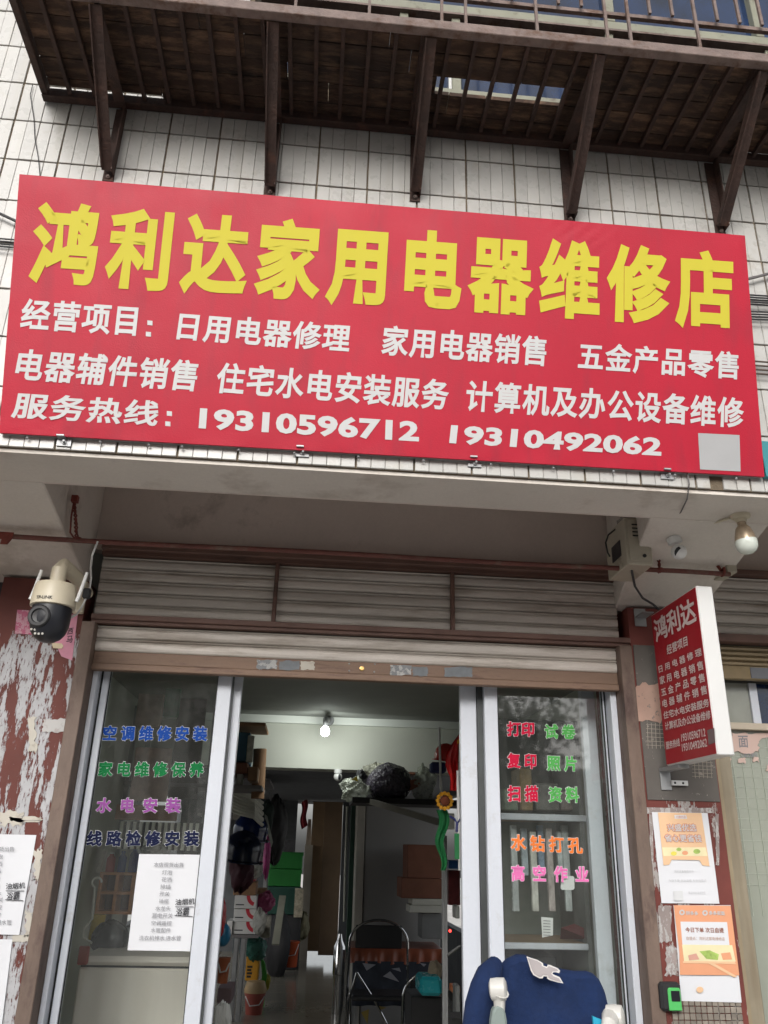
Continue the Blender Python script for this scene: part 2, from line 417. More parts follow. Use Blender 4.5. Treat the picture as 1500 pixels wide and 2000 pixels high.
# ================================================================== LARGE STRUCTURE
YF, YI, YC, YD, YW = 2.05, 2.253, 2.80, 2.92, 2.86
ZB = 2.579

# ground: pavement, kerb, road
MB().box(-60, 60, -60, 60, -0.35, -0.15).build('ground', CONC, kind='structure')
MB().box(-40, 40, -9, -3.2, -0.146, -0.142).build('road', ASPH, kind='structure')
MB().box(-40, 40, -3.05, 2.78, -0.14, 0.0).build('pavement', CONC, kind='structure')
MB().box(-40, 40, -3.2, -3.05, -0.14, 0.01).build('kerb', CONC, kind='structure')

# ---- upper wall with strip tiles
wall = thing('tiled_wall', 'upper wall of white upright strip tiles above and behind the red shop sign', 'wall', (0, YF, ZB))
core = MB(); core.box(-3.2, 3.2, YF + 0.006, YI, ZB, 4.02)
core.box(-3.2, -0.35, YF + 0.006, YI, 4.02, 6.0)
core.box(-0.35, 3.2, YF + 0.006, YI, 5.6, 6.0)
core.build('wall_core', GROUT, wall)
PB = 0.1638; X0 = 0.083; Z0 = 3.7445; TW = 0.0389; TH = PB - 0.0058
SQ = [(38, 345), (1455, 465), (1493, 925), (0, 838)]
def inside(p, q):
    r = True
    for i in range(4):
        a, b = q[i], q[(i + 1) % 4]
        if (b[0] - a[0]) * (p[1] - a[1]) - (b[1] - a[1]) * (p[0] - a[0]) < 0: r = False
    return r
tiles = []
for j in range(-7, 9):
    zt = Z0 + PB * j
    zb = zt + 0.0025; z1 = zb + TH
    if j == -7: zb = ZB + 0.001
    if z1 <= ZB: continue
    if j == -7: z1 = Z0 + PB * (j + 1) - 0.0025
    for i in range(-20, 20):
        for k in range(4):
            xl = X0 + PB * i + 0.003 + k * (TW + 0.0009); xr = xl + TW
            cx = (xl + xr) / 2
            if zt > 3.9 and cx > -0.36: continue
            if xl < -3.1 or xr > 3.1: continue
            pa = proj((cx, YF, (zb + z1) / 2)); pb = proj((cx, YF, zb)); pt = proj((cx, YF, z1))
            vis = -15 < pa[0] < 1515 and (pt[1] < 2000 and pb[1] > 0)
            hid = inside(pb, SQ) and inside(pt, SQ)
            area = abs(pt[1] - pb[1])
            if -0.98 < cx and 3.84 < zb: hid = True
            tiles.append([xl, xr, zb, z1, vis and not hid, area * (1.6 if j == -7 else 1)])
def near_px(x, z, lst):
    p = proj((x, YF, z)); return any(abs(p[0] - a) < 13 and abs(p[1] - b) < 25 for a, b in lst)
gaps = [(258, 885), (1190, 930), (1294, 938), (1318, 940), (1400, 942)]
tiles = [t for t in tiles if not (t[2] < 2.6 and near_px((t[0] + t[1]) / 2, (t[2] + t[3]) / 2 - 0.03, gaps))]
show = sorted([t for t in tiles if t[4]], key=lambda t: -t[5])
cent = lambda t: -abs((t[0] + t[1]) / 2 - 0.1)
named = show[:300]; rest_t = show[300:] + [t for t in tiles if not t[4] and abs((t[0] + t[1]) / 2) < 2.0]
proto = {}
for t in named:
    h = round(t[3] - t[2], 4)
    if h not in proto:
        b = MB().box(0, TW, 0, 0.008, 0, h); me_o = b.build('tile', TILE, None, bev=0.0012)
        proto[h] = me_o.data; bpy.data.objects.remove(me_o)
    o = bpy.data.objects.new('tile', proto[h]); COL.objects.link(o); o.parent = wall
    o.location = V((t[0] + TW / 2, YF + 0.004 + random.uniform(-0.001, 0.0006), t[2])) - V((0, YF, ZB))
    o.rotation_euler = (random.uniform(-.006, .006), random.uniform(-.004, .004), random.uniform(-.012, .012))
b = MB()
for t in rest_t: b.box(t[0], t[1], YF, YF + 0.007, t[2], t[3])
b.build('tile_remainder', TILE, wall, kind='stuff')

# ---- beam soffit, ceiling of the porch, bracket beams
over = thing('porch_overhang', 'stained grey plaster overhang above the shutters with two sloping bracket beams', 'overhang', (0, YI, ZB))
MB().box(-3.2, 3.2, YF + 0.012, YI, ZB - 0.012, ZB - 0.001).build('beam_soffit', PLASTER, over)
MB().box(-3.2, 3.2, YI + 0.001, YW + 0.3, 2.92, 3.0).build('porch_ceiling', PLASTER2, over)
MB().box(-3.2, 3.2, YI, YI + 0.01, ZB - 0.012, 2.92).build('beam_inner_face', PLASTER2, over)
def bracket(xa, xb, xc, xd):     # front x pair, back x pair
    m = MB(); y0, y1 = YI + 0.0, YC + 0.06; zf, zr = ZB - 0.013, 2.436
    m.hexa([(xa, y0, zf), (xb, y0, zf), (xd, y1, zr), (xc, y1, zr)], [(xa, y0, 2.93), (xb, y0, 2.93), (xd, y1, 2.93), (xc, y1, 2.93)])
    return m.build('bracket_beam', PLASTER, over, bev=0.004)
bracket(-1.13, -0.822, -1.10, -0.815)
bracket(1.009, 1.395, 1.10, 1.42)
MB().box(-0.85, 1.13, YW + 0.001, YW + 0.1, 2.576, 2.92).build('upper_infill', PLASTER2, over)
MB().box(1.38, 3.2, YW + 0.001, YW + 0.1, 2.606, 2.92).build('upper_infill', PLASTER2, over)
MB().box(-3.2, -1.07, YW + 0.001, YW + 0.1, 2.4, 2.92).build('upper_infill', PLASTER2, over)

# ---- pillars
PL = peel_mat('peeling_red_paint_left', (0.115, 0.028, 0.020), (0.44, 0.44, 0.455), 15, 3.0, 0.5, -1, 2.24)
PR = peel_mat('peeling_red_paint_right', (0.15, 0.034, 0.026), (0.40, 0.37, 0.35), 22, 6, -0.2, -1, 2.2)
pl = thing('pillar', 'left pillar in dark red paint covered with torn grey poster residue', 'pillar', (-0.95, YC, 0))
MB().box(-1.087, -0.80, YC, YC + 0.4, 0, 2.436).build('column', PL, pl)
pr = thing('pillar', 'right pillar with dark metal plate and orange posters on red paint', 'pillar', (1.25, YC, 0))
MB().box(1.128, 1.392, YC, YC + 0.4, 0, 2.436).build('column', PR, pr)
PLATE = peel_mat('dark_metal_plate', (0.11, 0.098, 0.088), (0.30, 0.27, 0.24), 40, 40, -0.9, -1, 9)
a = at(1290, 1450, YC).z; zt = at(1290, 1262, YC).z; zb = at(1290, 1563, YC).z
MB().box(1.136, 1.388, YC - 0.004, YC - 0.0005, zb, zt).build('metal_plate', PLATE, pr, bev=0.001)
PINK = peel_mat('pinkish_mortar', (0.37, 0.24, 0.19), (0.20, 0.17, 0.15), 30, 30, -0.6, -1, 9)
rg = random.Random(3)
def torn(x0, y0, x1, y1, Y, n=9, j=3.0, seed=1):
    r = random.Random(seed); p = []
    for i in range(n): p.append((x0 + (x1 - x0) * i / n, y0 + r.uniform(-j, j)))
    for i in range(n): p.append((x1 + r.uniform(-j, j), y0 + (y1 - y0) * i / n))
    for i in range(n): p.append((x1 - (x1 - x0) * i / n, y1 + r.uniform(-j, j)))
    for i in range(n): p.append((x0 + r.uniform(-j, j), y1 - (y1 - y0) * i / n))
    return [at(a_, b_, Y) for a_, b_ in p]
MB().prism(torn(1243, 1336, 1290, 1410, YC - 0.0045, 8, 4, 2), (0, -0.002, 0)).build('mortar_patch', PINK, pr)
# mosaic grid showing through where the plate flaked
g = MB()
for k in range(6):
    a = at(1262, 1415 + k * 8, YC - 0.006); c = at(1300, 1417 + k * 8, YC - 0.006); g.bar(a, c, 0.0014)
for k in range(5):
    a = at(1264 + k * 8, 1412, YC - 0.006); c = at(1266 + k * 8, 1462, YC - 0.006); g.bar(a, c, 0.0014)
for k in range(5):
    a = at(1352, 1488 + k * 7, YC - 0.006); c = at(1392, 1490 + k * 7, YC - 0.006); g.bar(a, c, 0.0014)
for k in range(5):
    a = at(1356 + k * 8, 1486, YC - 0.006); c = at(1358 + k * 8, 1520, YC - 0.006); g.bar(a, c, 0.0014)
g.build('mosaic_joint', mat('joint_line', (0.36, 0.32, 0.27), 0.9), pr, kind='stuff')
zt2 = at(1330, 1950, YC).z
mo = MB(); xx = 1.155
tw = 0.0165
mosm = mat('small_mosaic', (0.24, 0.21, 0.175), 0.5, rnd=0.25, var=0.2, vs=25)
mproto = None
r_ = 0
for j in range(7):
    for i in range(13):
        x = 1.15 + i * (tw + 0.0022); z = zt2 - (j + 1) * (tw + 0.0022)
        if x + tw > 1.385: continue
        if mproto is None:
            mproto = MB().box(x, x + tw, YC - 0.005, YC - 0.0005, z, z + tw).build('mosaic_tile', mosm, pr, bev=0.0008); m0 = V((x, 0, z))
        else: part_copy(mproto, V((x, 0, z)) - m0)
# upright residue and peeled strips framing the posters
RES = peel_mat('poster_residue', (0.30, 0.25, 0.235), (0.50, 0.48, 0.47), 60, 20, 0.2, -1, 9)
for q in [(1262, 1578, 1390, 1589, 3), (1268, 1590, 1276, 1750, 2), (1398, 1590, 1404, 1690, 2), (1286, 1770, 1312, 1840, 4), (1300, 1850, 1322, 1905, 5)]:
    MB().prism(torn(q[0], q[1], q[2], q[3], YC - 0.0015, 9, q[4] * 0.6, q[0]), (0, -0.0012, 0)).build('paper_residue', RES, pr)
# left pillar: thicker torn scraps
SCR = mat('torn_paper', (0.50, 0.47, 0.41), 0.8, var=0.1, dirt=(0.3, 0.25, 0.2), da=0.2, ds=20)
MB().prism(torn(84, 1404, 130, 1430, YC - 0.0015, 8, 2.2, 5), (0, -0.0015, 0)).build('tape_strip', mat('old_tape', (0.42, 0.41, 0.40), 0.5, var=0.1, dirt=(0.25, 0.2, 0.18), da=0.3, ds=30), pl)
for q in [(56, 1400, 70, 1470, 4, 11), (0, 1586, 46, 1612, 5, 12), (20, 1596, 82, 1604, 3, 13), (66, 1660, 82, 1720, 5, 14), (48, 1780, 64, 1830, 5, 15), (24, 1826, 60, 1840, 2, 16)]:
    MB().prism(torn(q[0], q[1], q[2], q[3], YC - 0.001, 9, q[4], q[5]), (0, -0.0015, 0)).build('paper_scrap', SCR, pl)

# ---- shutters
def slat(x0, x1, z0, z1, Y, m, parent, name='slat'):
    h = z1 - z0
    pr_ = [(0.010, 0.0), (0.002, 0.03), (-0.002, 0.12), (-0.004, 0.30), (-0.004, 0.60), (-0.001, 0.74), (0.004, 0.79), (0.004, 0.82), (-0.003, 0.85), (-0.005, 0.90), (-0.003, 0.945), (0.010, 0.965)]
    a = [V((x0, Y + y, z0 + t * h)) for y, t in pr_] + [V((x0, Y + 0.016, z1 - 0.001)), V((x0, Y + 0.016, z0))]
    return MB().prism(a, (x1 - x0, 0, 0)).build(name, m, parent)
YS = 2.83
sh = thing('roller_shutter', 'half raised grey slatted roller shutter with brown rails over the shop doors', 'shutter', (0.16, YS, 2.13))
xL, xR = -0.772, 1.098
MB().box(xL, 1.128, YC - 0.02, YC + 0.05, 2.552, 2.5755).build('header_rail', BROWN, sh, bev=0.003)
MB().box(xL, 1.128, YC + 0.0, YC + 0.04, 2.540, 2.5515).build('header_lip', BROWN, sh)
MB().box(xL, 1.128, YC - 0.005, YC + 0.05, 2.303, 2.322).build('middle_rail', BROWN, sh, bev=0.002)
MB().box(xL, 1.128, YC + 0.005, YC + 0.05, 2.292, 2.3025).build('middle_lip', BROWN, sh)
s0, s1 = -0.153, 0.484
zf0, zf1 = 2.3225, 2.5395; nsl = 5; hh = (zf1 - zf0) / nsl
for (xa, xb) in ((xL, s0 - 0.007), (s0 + 0.007, s1 - 0.007), (s1 + 0.007, xR)):
    for k in range(nsl):
        slat(xa, xb, zf0 + k * hh, zf0 + (k + 1) * hh, YS, SLAT, sh)
for s in (s0, s1): MB().box(s - 0.007, s + 0.007, YC + 0.004, YC + 0.05, 2.3225, 2.5395).build('mullion', BROWN, sh, bev=0.002)
hh = 0.0455
for k in range(2): slat(-0.752, 1.082, 2.2 + k * hh, 2.2 + (k + 1) * hh, YS + 0.004, SLAT, sh)
rail = MB().box(-0.752, 1.082, YS + 0.002, YS + 0.03, 2.158, 2.2).box(-0.752, 1.082, YS - 0.006, YS + 0.03, 2.136, 2.1575).build('bottom_rail', BROWNL, sh, bev=0.002)
# lock, rivets, glued paper scraps on the bottom rail
p = at(707, 1306, YS); MB().lathe([(0.0085, 0), (0.0085, 0.004), (0.006, 0.0045), (0.006, 0.007), (0.002, 0.007)], (p.x, YS + 0.002, p.z), (0, -1, 0), 18).build('lock_cylinder', mat('brass', (0.55, 0.36, 0.14), 0.3, metal=0.9), rail, smooth=True)
for (px, py) in ((682, 1296), (682, 1310), (732, 1297), (731, 1312)):
    p = at(px, py, YS); MB().lathe([(0.0035, 0), (0.003, 0.002), (0.001, 0.0028)], (p.x, YS + 0.002, p.z), (0, -1, 0), 10).build('rivet', STEEL, rail)
PAP1 = peel_mat('worn_label', (0.22, 0.23, 0.24), (0.5, 0.5, 0.49), 60, 60, 0.2, -1, 9)
PAP2 = mat('grey_sticker', (0.16, 0.175, 0.19), 0.6, var=0.2, vs=30)
for (x0_, y0_, x1_, y1_, mm, sd) in ((502, 1289, 541, 1307, PAP1, 1), (546, 1291, 585, 1308, PAP2, 2), (587, 1292, 614, 1308, SCR, 3), (762, 1300, 803, 1319, PAP1, 4), (806, 1302, 835, 1321, PAP2, 5), (868, 1303, 922, 1322, PAP2, 6)):
    o_ = MB().prism(torn(x0_, y0_, x1_, y1_, YS + 0.0015, 6, 1.6, sd), (0, -0.0012, 0)).build('glued_label', mm, rail)
# side guides
for (xa, xb) in ((-0.797, -0.7525), (1.0825, 1.1275)):
    MB().box(xa, xb, YC - 0.012, YC + 0.07, 0, 2.292).build('guide_rail', mat('guide_paint', (0.165, 0.115, 0.09), 0.6, var=0.25, vs=6, st=(1, 1, 0.4), dirt=(0.07, 0.04, 0.035), da=0.3, ds=9, fine=0.2, bump=0.2, bs=60), sh, bev=0.002)

# neighbour bay to the right
nb = thing('roller_shutter', 'neighbouring shutter at the right edge, rolled slats above a frosted door', 'shutter', (1.9, YS, 2.2))
NX0, NX1 = 1.425, 2.6
MB().box(NX0, NX1, YC - 0.01, YC + 0.05, 2.585, 2.605).build('header_rail', BROWN, nb, bev=0.002)
hh = (2.584 - 2.357) / 5
for k in range(5): slat(NX0, NX1, 2.357 + k * hh, 2.357 + (k + 1) * hh, YS, SLAT, nb)
MB().box(NX0, NX1, YC - 0.004, YC + 0.05, 2.326, 2.356).build('middle_rail', BROWN, nb, bev=0.002)
for k in range(4): slat(NX0, NX1, 2.248 + k * 0.0185, 2.248 + (k + 1) * 0.0185, YS + 0.012, SLATY, nb)
MB().box(NX0, NX1, YS + 0.008, YS + 0.04, 2.199, 2.247).build('bottom_rail', mat('ochre_rail', (0.23, 0.17, 0.09), 0.6, var=0.2), nb, bev=0.002)
MB().box(NX0 + 0.16, NX1, YS + 0.005, YS + 0.0075, 2.203, 2.243).build('grey_plate', mat('grey_plate', (0.13, 0.135, 0.15), 0.5), nb)
xg = at(1398, 1496, YC).x
MB().box(1.3925, 1.414, YC + 0.02, YC + 0.1, 0, 2.326).build('guide_rail', mat('tan_trim', (0.29, 0.235, 0.15), 0.6, var=0.2, streak=(0.18, 0.13, 0.08)), nb)

nd = thing('glass_door', 'greenish frosted door with tan frame and torn pink poster, right edge', 'door', (1.9, YD, 0))
xf0 = at(1421, 1560, YD).x
MB().box(1.4145, xf0 - 0.0, YD - 0.06, YD + 0.03, 0, 2.2).build('jamb', mat('tan_frame', (0.27, 0.23, 0.165), 0.55, var=0.15, streak=(0.17, 0.13, 0.08)), nd, bev=0.003)
ztr = at(1440, 1420, YD).z
MB().box(xf0 + 0.001, 2.6, YD - 0.03, YD + 0.02, ztr - 0.012, ztr + 0.012).build('transom', mat('cream_trim', (0.50, 0.43, 0.34), 0.6, var=0.1), nd, bev=0.002)
MB().box(xf0 + 0.001, 2.6, YD, YD + 0.006, 0.02, ztr - 0.0125).build('frosted_pane', FROST, nd)
# upper lights: grey-green film, dark opening
xm = at(1465, 1380, YD).x
MB().box(xf0 + 0.001, xm, YD, YD + 0.006, ztr + 0.0125, 2.2).build('upper_pane', mat('filmed_glass', (0.33, 0.34, 0.30), 0.12, var=0.2, vs=3, spec=0.8), nd)
MB().box(xm + 0.001, xm + 0.03, YD - 0.01, YD + 0.02, ztr + 0.0125, 2.2).build('upper_stile', ALU, nd)
MB().box(xm + 0.031, 2.6, YD + 0.002, YD + 0.008, ztr + 0.0125, 2.2).build('upper_pane', BLUEG, nd)
gl = MB()
for k in range(14):
    z = ztr - 0.07 - k * 0.035
    gl.box(xf0 + 0.01, 2.2, YD - 0.0022, YD - 0.0004, z, z + 0.0013)
for k in range(12):
    x = xf0 + 0.035 + k * 0.035
    gl.box(x, x + 0.0013, YD - 0.0042, YD - 0.0024, ztr - 0.62, ztr - 0.02)
gl.build('grid_etching', mat('etch_line', (0.42, 0.45, 0.39), 0.4), nd, kind='stuff')
PKP = mat('pink_poster', (0.55, 0.40, 0.35), 0.7, var=0.06)
MB().prism(torn(1428, 1432, 1482, 1470, YD - 0.005, 8, 3.5, 21), (0, -0.001, 0)).build('torn_poster', PKP, nd)
MB().prism([at(x, y, YD - 0.0045) for x, y in ((1482, 1432), (1512, 1430), (1512, 1438), (1488, 1442), (1480, 1450), (1476, 1447))], (0, -0.001, 0)).build('torn_poster', PKP, nd)
for q in ((1417, 1481, 1427, 1487), (1442, 1480, 1456, 1490), (1470, 1478, 1482, 1488), (1497, 1494, 1506, 1506)):
    MB().prism(torn(*q, YD - 0.005, 5, 2, q[0]), (0, -0.001, 0)).build('poster_scrap', PKP, nd)
O_, N_ = V((0, YD - 0.0065, 0)), V((0, 1, 0))
t_ = MB(); text(t_, '面', (1443, 1460), (1462, 1460), (1441, 1437), O_, N_, 0.01)
text(t_, '18289', (1449, 1479), (1479, 1478), (1448, 1472), O_, N_, 0.0); t_.build('lettering', INKG, nd)
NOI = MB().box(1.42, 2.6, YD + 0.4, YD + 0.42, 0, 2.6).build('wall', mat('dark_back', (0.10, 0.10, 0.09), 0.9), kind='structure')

# left neighbour: recess at the left edge
ln = thing('roller_shutter', 'sliver of an ochre shutter rail left of the red pillar', 'shutter', (-1.3, YS, 0))
MB().box(-1.105, -1.09, YC + 0.01, YC + 0.07, 0, 2.42).build('guide_rail', BLKM, ln)
for k in range(10): slat(-2.4, -1.107, 1.75 + k * 0.06, 1.81 + k * 0.06, YS + 0.02, SLATY, ln)
MB().box(-2.4, -1.107, YS + 0.01, YS + 0.05, 2.352, 2.40).build('header_rail', BLKM, ln)
MB().box(-2.4, -1.107, YS + 0.015, YS + 0.05, 0.0, 1.749).build('shutter_curtain', SLATY, ln)

# ================================================================== SHOP INTERIOR
ZC = 2.35; YB = 5.25; XLW, XRW = -0.99, 1.30; YE = 15.0
SW = dict(kind='structure')
MB().box(XLW - 0.08, XLW, YC + 0.41, YB, 0, 2.55).build('wall_left', INW, **SW)
MB().box(XRW, XRW + 0.08, YC + 0.41, YB, 0, 2.55).build('wall_right', INW, **SW)
MB().box(-1.6, XRW + 0.3, YW + 0.11, YB + 0.2, ZC, ZC + 0.12).build('ceiling', INC, **SW)
MB().box(-1.6, XRW + 0.3, YW + 0.05, YW + 0.109, 2.30, 2.576).build('lintel_wall', INC, **SW)
zbm = EYE.z + 0.0843 * YB
MB().box(-1.6, XRW + 0.3, YB, YB + 0.2, zbm, ZC - 0.001).build('cross_beam', mat('beam_paint', (0.52, 0.53, 0.47), 0.8, var=0.03), **SW)
MB().box(-1.6, XRW + 0.3, YB - 0.05, YB - 0.001, ZC - 0.045, ZC - 0.001).build('cornice', mat('cornice_paint', (0.72, 0.75, 0.70), 0.7, var=0.02), **SW)
MB().box(-2.1, -2.0, YB, 6.4, 0, 2.5).box(-2.1, -2.0, 14.2, YE + 1, 0, 2.5).box(-2.1, -2.0, 6.4, 14.2, 0, 0.7).box(-2.1, -2.0, 6.4, 14.2, 2.25, 2.5).build('back_wall_left', INDK, **SW)  # long unseen opening added in this wall to let daylight in
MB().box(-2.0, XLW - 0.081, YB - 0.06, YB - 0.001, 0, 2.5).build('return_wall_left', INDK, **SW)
brw = MB(); brw.box(1.9, 2.0, YB, 6.4, 0, 2.5).box(1.9, 2.0, 14.2, YE + 1, 0, 2.5).box(1.9, 2.0, 6.4, 14.2, 0, 0.7).box(1.9, 2.0, 6.4, 14.2, 2.25, 2.5)  # unseen opening left between sill and head, added to brighten the back room
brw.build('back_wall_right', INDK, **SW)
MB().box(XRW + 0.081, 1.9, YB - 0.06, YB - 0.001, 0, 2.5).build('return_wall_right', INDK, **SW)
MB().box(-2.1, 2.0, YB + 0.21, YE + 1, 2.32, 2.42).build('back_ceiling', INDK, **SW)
# rear wall with a doorway
xd0 = at(574, 1700, YE).x; xd1 = at(666, 1700, YE).x; zd = at(620, 1566, YE).z
rw = MB(); rw.box(-2.0, xd0, YE, YE + 0.15, 0, 2.32); rw.box(xd1, 1.9, YE, YE + 0.15, 0, 2.32); rw.box(xd0, xd1, YE, YE + 0.15, zd, 2.32)
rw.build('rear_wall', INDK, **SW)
# floor of square polished tiles
fl = MB().box(-2.1, 2.0, YC + 0.1, YE + 4, -0.06, -0.006).build('shop_floor', mat('floor_joint', (0.12, 0.11, 0.09), 0.7), **SW)
fp = None
for j in range(20):
    for i in range(-2, 3):
        x = -0.02 + i * 0.6; y = 3.3 + j * 0.6
        if not (-2.1 < x < 1.5): continue
        if fp is None:
            fp = MB().box(x, x + 0.597, y, y + 0.597, -0.0055, 0.0).build('floor_tile', FLT, fl); f0 = V((x, y, 0))
        else: part_copy(fp, V((x, y, 0)) - f0)

# ================================================================== RED SIGN
Yt, Yb_ = 1.862, 2.03
c_tl = at(38, 340, Yt); c_tr = at(1455, 460, Yt); c_bl = at(0, 845, Yb_) ; c_br = at(1493, 932, Yb_)
ux = ((c_tr - c_tl) + (c_br - c_bl)).normalized(); uz0 = ((c_tl - c_bl) + (c_tr - c_br)).normalized()
SN = ux.cross(uz0).normalized()           # plane normal
SO = (c_tl + c_tr + c_bl + c_br) / 4
def S(px, py, lift=0.0):
    n = SN if SN.dot(EYE - SO) > 0 else -SN
    return hit(px, py, SO, SN) + n * lift
sg = thing('shop_sign', 'long red banner sign with yellow and white Chinese lettering above the shutter', 'sign', (SO.x, SO.y + 0.03, ZB))
q = [S(38, 340), S(1455, 460), S(1493, 931), S(-2, 845)]
bk = (-SN if SN.dot(EYE - SO) > 0 else SN) * 0.014
qa, qb, qc, qd = q
rr = random.Random(5)
def face(u, v):
    p = (qa * (1 - v) + qd * v) * (1 - u) + (qb * (1 - v) + qc * v) * u
    e = min(u, 1 - u, v * 0.35, (1 - v) * 0.35)
    wob = 0.0012 * math.sin(u * 33 + v * 5) * math.exp(-v * 9) + 0.0013 * math.sin(u * 61 + 1) * math.exp(-(1 - v) * 14) 
    d = (u - 0.76); wr = 0.004 * math.exp(-((d * 22) ** 2)) * math.exp(-v * 16) * math.sin(v * 120 + u * 260)
    cr = 0.0009 * math.exp(-((u - 0.05) * 16) ** 2) * math.exp(-((v - 0.93) * 18) ** 2) * math.sin(u * 150 + v * 160)
    return p - bk / 0.014 * ((wob + wr + cr) * min(1, e * 60))
m = MB().grid(face, 220, 60)
m.add([qa, qb, qc, qd, qa + bk, qb + bk, qc + bk, qd + bk], [(0, 1, 5, 4), (1, 2, 6, 5), (2, 3, 7, 6), (3, 0, 4, 7)])
m.build('banner_face', RED, sg, smooth=True)
fr = MB()
off = bk * 1.05
for a, c in ((qa, qb), (qb, qc), (qc, qd), (qd, qa)):
    d_ = (c - a).normalized() * 0.012
    fr.bar(a + off * 1.1 + d_, c + off * 1.1 - d_, 0.012, 0.003)
fr.build('frame', STEEL, sg)
L3 = 0.0013
def st(mb, body, BL, BR, TL, off=0.026):
    SPC[0] = 1.27 if body.startswith('鸿利达家') else (1.03 if body[0] in '19' else 1.10)
    text(mb, body, BL, BR, TL, SO, SN, off, L3); SPC[0] = 1.0
y_ = MB(); st(y_, '鸿利达家用电器维修店', (54, 553), (1434, 645), (76, 392), 0.038); y_.build('lettering', YEL, sg)
def st2(*a):
    m_ = MB(); st(m_, *a); m_.build('lettering', WHT, sg)
st2('经营项目', (38, 643), (265, 657), (46, 583)); st2('日用电器修理', (344, 664), (681, 689), (352, 609))
st2('家用电器销售', (744, 694), (1065, 716), (750, 635)); st2('五金产品零售', (1128, 722), (1442, 742), (1131, 667))
st2('电器辅件销售', (27, 742), (381, 765), (39, 681)); st2('住宅水电安装服务', (420, 768), (873, 802), (428, 707))
st2('计算机及办公设备维修', (908, 803), (1451, 837), (913, 742))
st2('服务热线', (21, 816), (306, 833), (31, 766))
st2('19310596712', (388, 837), (818, 863), (391, 797), 0.04); st2('19310492062', (877, 866), (1291, 891), (881, 830), 0.04)
for (cx, cy) in ((293, 631), (290, 653), (331, 808), (328, 828)):
    MB().add([S(cx - 5, cy - 5, L3), S(cx + 5, cy - 4, L3), S(cx + 5, cy + 5, L3), S(cx - 5, cy + 4, L3)], [(0, 1, 2, 3)]).build('colon_dot', WHT, sg)
MB().add([S(1363, 846, L3), S(1444, 850, L3), S(1446, 921, L3), S(1367, 917, L3)], [(0, 1, 2, 3)]).build('white_panel', mat('pale_print', (0.38, 0.38, 0.385), 0.55, var=0.05), sg)
# screws along the lower hem and clips down to the wall
for px in (52, 195, 290, 355, 466, 575, 700, 828, 960, 1082, 1200, 1320, 1440):
    py = 849 + (px / 1493) * 86
    p = S(px, py) + bk * 0.5
    MB().lathe([(0.004, 0), (0.004, 0.003), (0.0015, 0.0045)], (p.x, p.y, p.z - 0.002), (0, -0.3, -1), 8).build('screw', STEEL, sg)
for (px, py) in ((125, 863), (590, 884), (927, 904), (1303, 928)):
    p = at(px, py, YF - 0.006)
    cl = MB().box(p.x - 0.019, p.x + 0.019, YF - 0.006, YF - 0.0015, p.z - 0.012, p.z + 0.012)
    cl.box(p.x - 0.016, p.x + 0.004, YF - 0.028, YF - 0.007, p.z + 0.008, p.z + 0.012)
    c_ = cl.build('wall_clip', STEEL, sg)
    MB().lathe([(0.006, 0), (0.006, 0.004), (0.003, 0.004), (0.003, 0.014)], (p.x, YF - 0.006, p.z - 0.002), (0.2, -1, 0), 8).build('bolt', STEEL, c_)

# ================================================================== STEEL BALCONY RACK
YP = 1.652; ZP = 3.83
rk = thing('balcony_rack', 'rusty steel balcony platform with dark boards and railing above the sign', 'balcony', (0.6, YF, ZP))
XA, XB = -0.985, 2.3
MB().box(XA, XB, YP, YP + 0.03, ZP, ZP + 0.036).build('front_rail', RUSTL, rk, bev=0.002)
MB().box(XA, XB, YF - 0.035, YF - 0.006, ZP - 0.004, ZP + 0.03).build('back_rail', RUST, rk, bev=0.002)
MB().box(XA, XA + 0.022, YP + 0.031, YF - 0.036, ZP, ZP + 0.036).build('side_rail', RUST, rk, bev=0.002)
rb = None; k = 0
x = XA + 0.09
while x < 2.25:
    if rb is None: rb = MB().box(x - 0.006, x + 0.006, YP + 0.031, YF - 0.036, ZP + 0.006, ZP + 0.022).build('support_bar', RUST, rk); x00 = x
    else: part_copy(rb, (x - x00, 0, 0))
    x += 0.0795
# boards running along the wall; one row has a gap through which the window shows
hx0 = at(851, 172, YF - 0.1).x
edges = [YP + 0.034, YP + 0.112, YP + 0.196, YP + 0.272, YF - 0.050]
zt_ = ZP + 0.023
yh = []
for py in (160, 193):
    d = ray(950, py); yh.append((zt_ - EYE.z) / d.z * d.y)
hy0, hy1 = min(yh), max(yh)     # near .. far
hx0 = (zt_ - EYE.z) / ray(851, 170).z * ray(851, 170).x; hx1 = (zt_ - EYE.z) / ray(1104, 190).z * ray(1104, 190).x
rows = [(YP + 0.032, YP + 0.098), (YP + 0.1, hy0 - 0.001), (hy0, hy1), (hy1 + 0.0015, hy1 + 0.075), (hy1 + 0.077, YF - 0.0358)]
if rows[-1][1] - rows[-1][0] < 0.03: rows = rows[:-2] + [(rows[-2][0], YF - 0.0358)]
for ri, (ya, yb2) in enumerate(rows):
    cuts = [XA + 0.024, -0.45 + ri * 0.13 if ri < len(rows) - 1 else -0.60, 0.12 + ri * 0.07, hx0 if ri == 2 else 0.6 - ri * 0.05, hx1 if ri == 2 else 1.1 + ri * 0.06, 1.62, XB]
    for ci in range(6):
        if ri == 2 and ci == 3: continue
        xa, xb = cuts[ci] + 0.001, cuts[ci + 1] - 0.001
        t = random.uniform(0, 0.003); last = 0.012 if (ri == len(rows) - 1 and ci < 1) else 0.0006
        MB().box(xa, xb, ya + random.uniform(0, .0015), yb2 - last, zt_ + t, zt_ + 0.016 + t).build('board', BOARD, rk, bev=0.001)
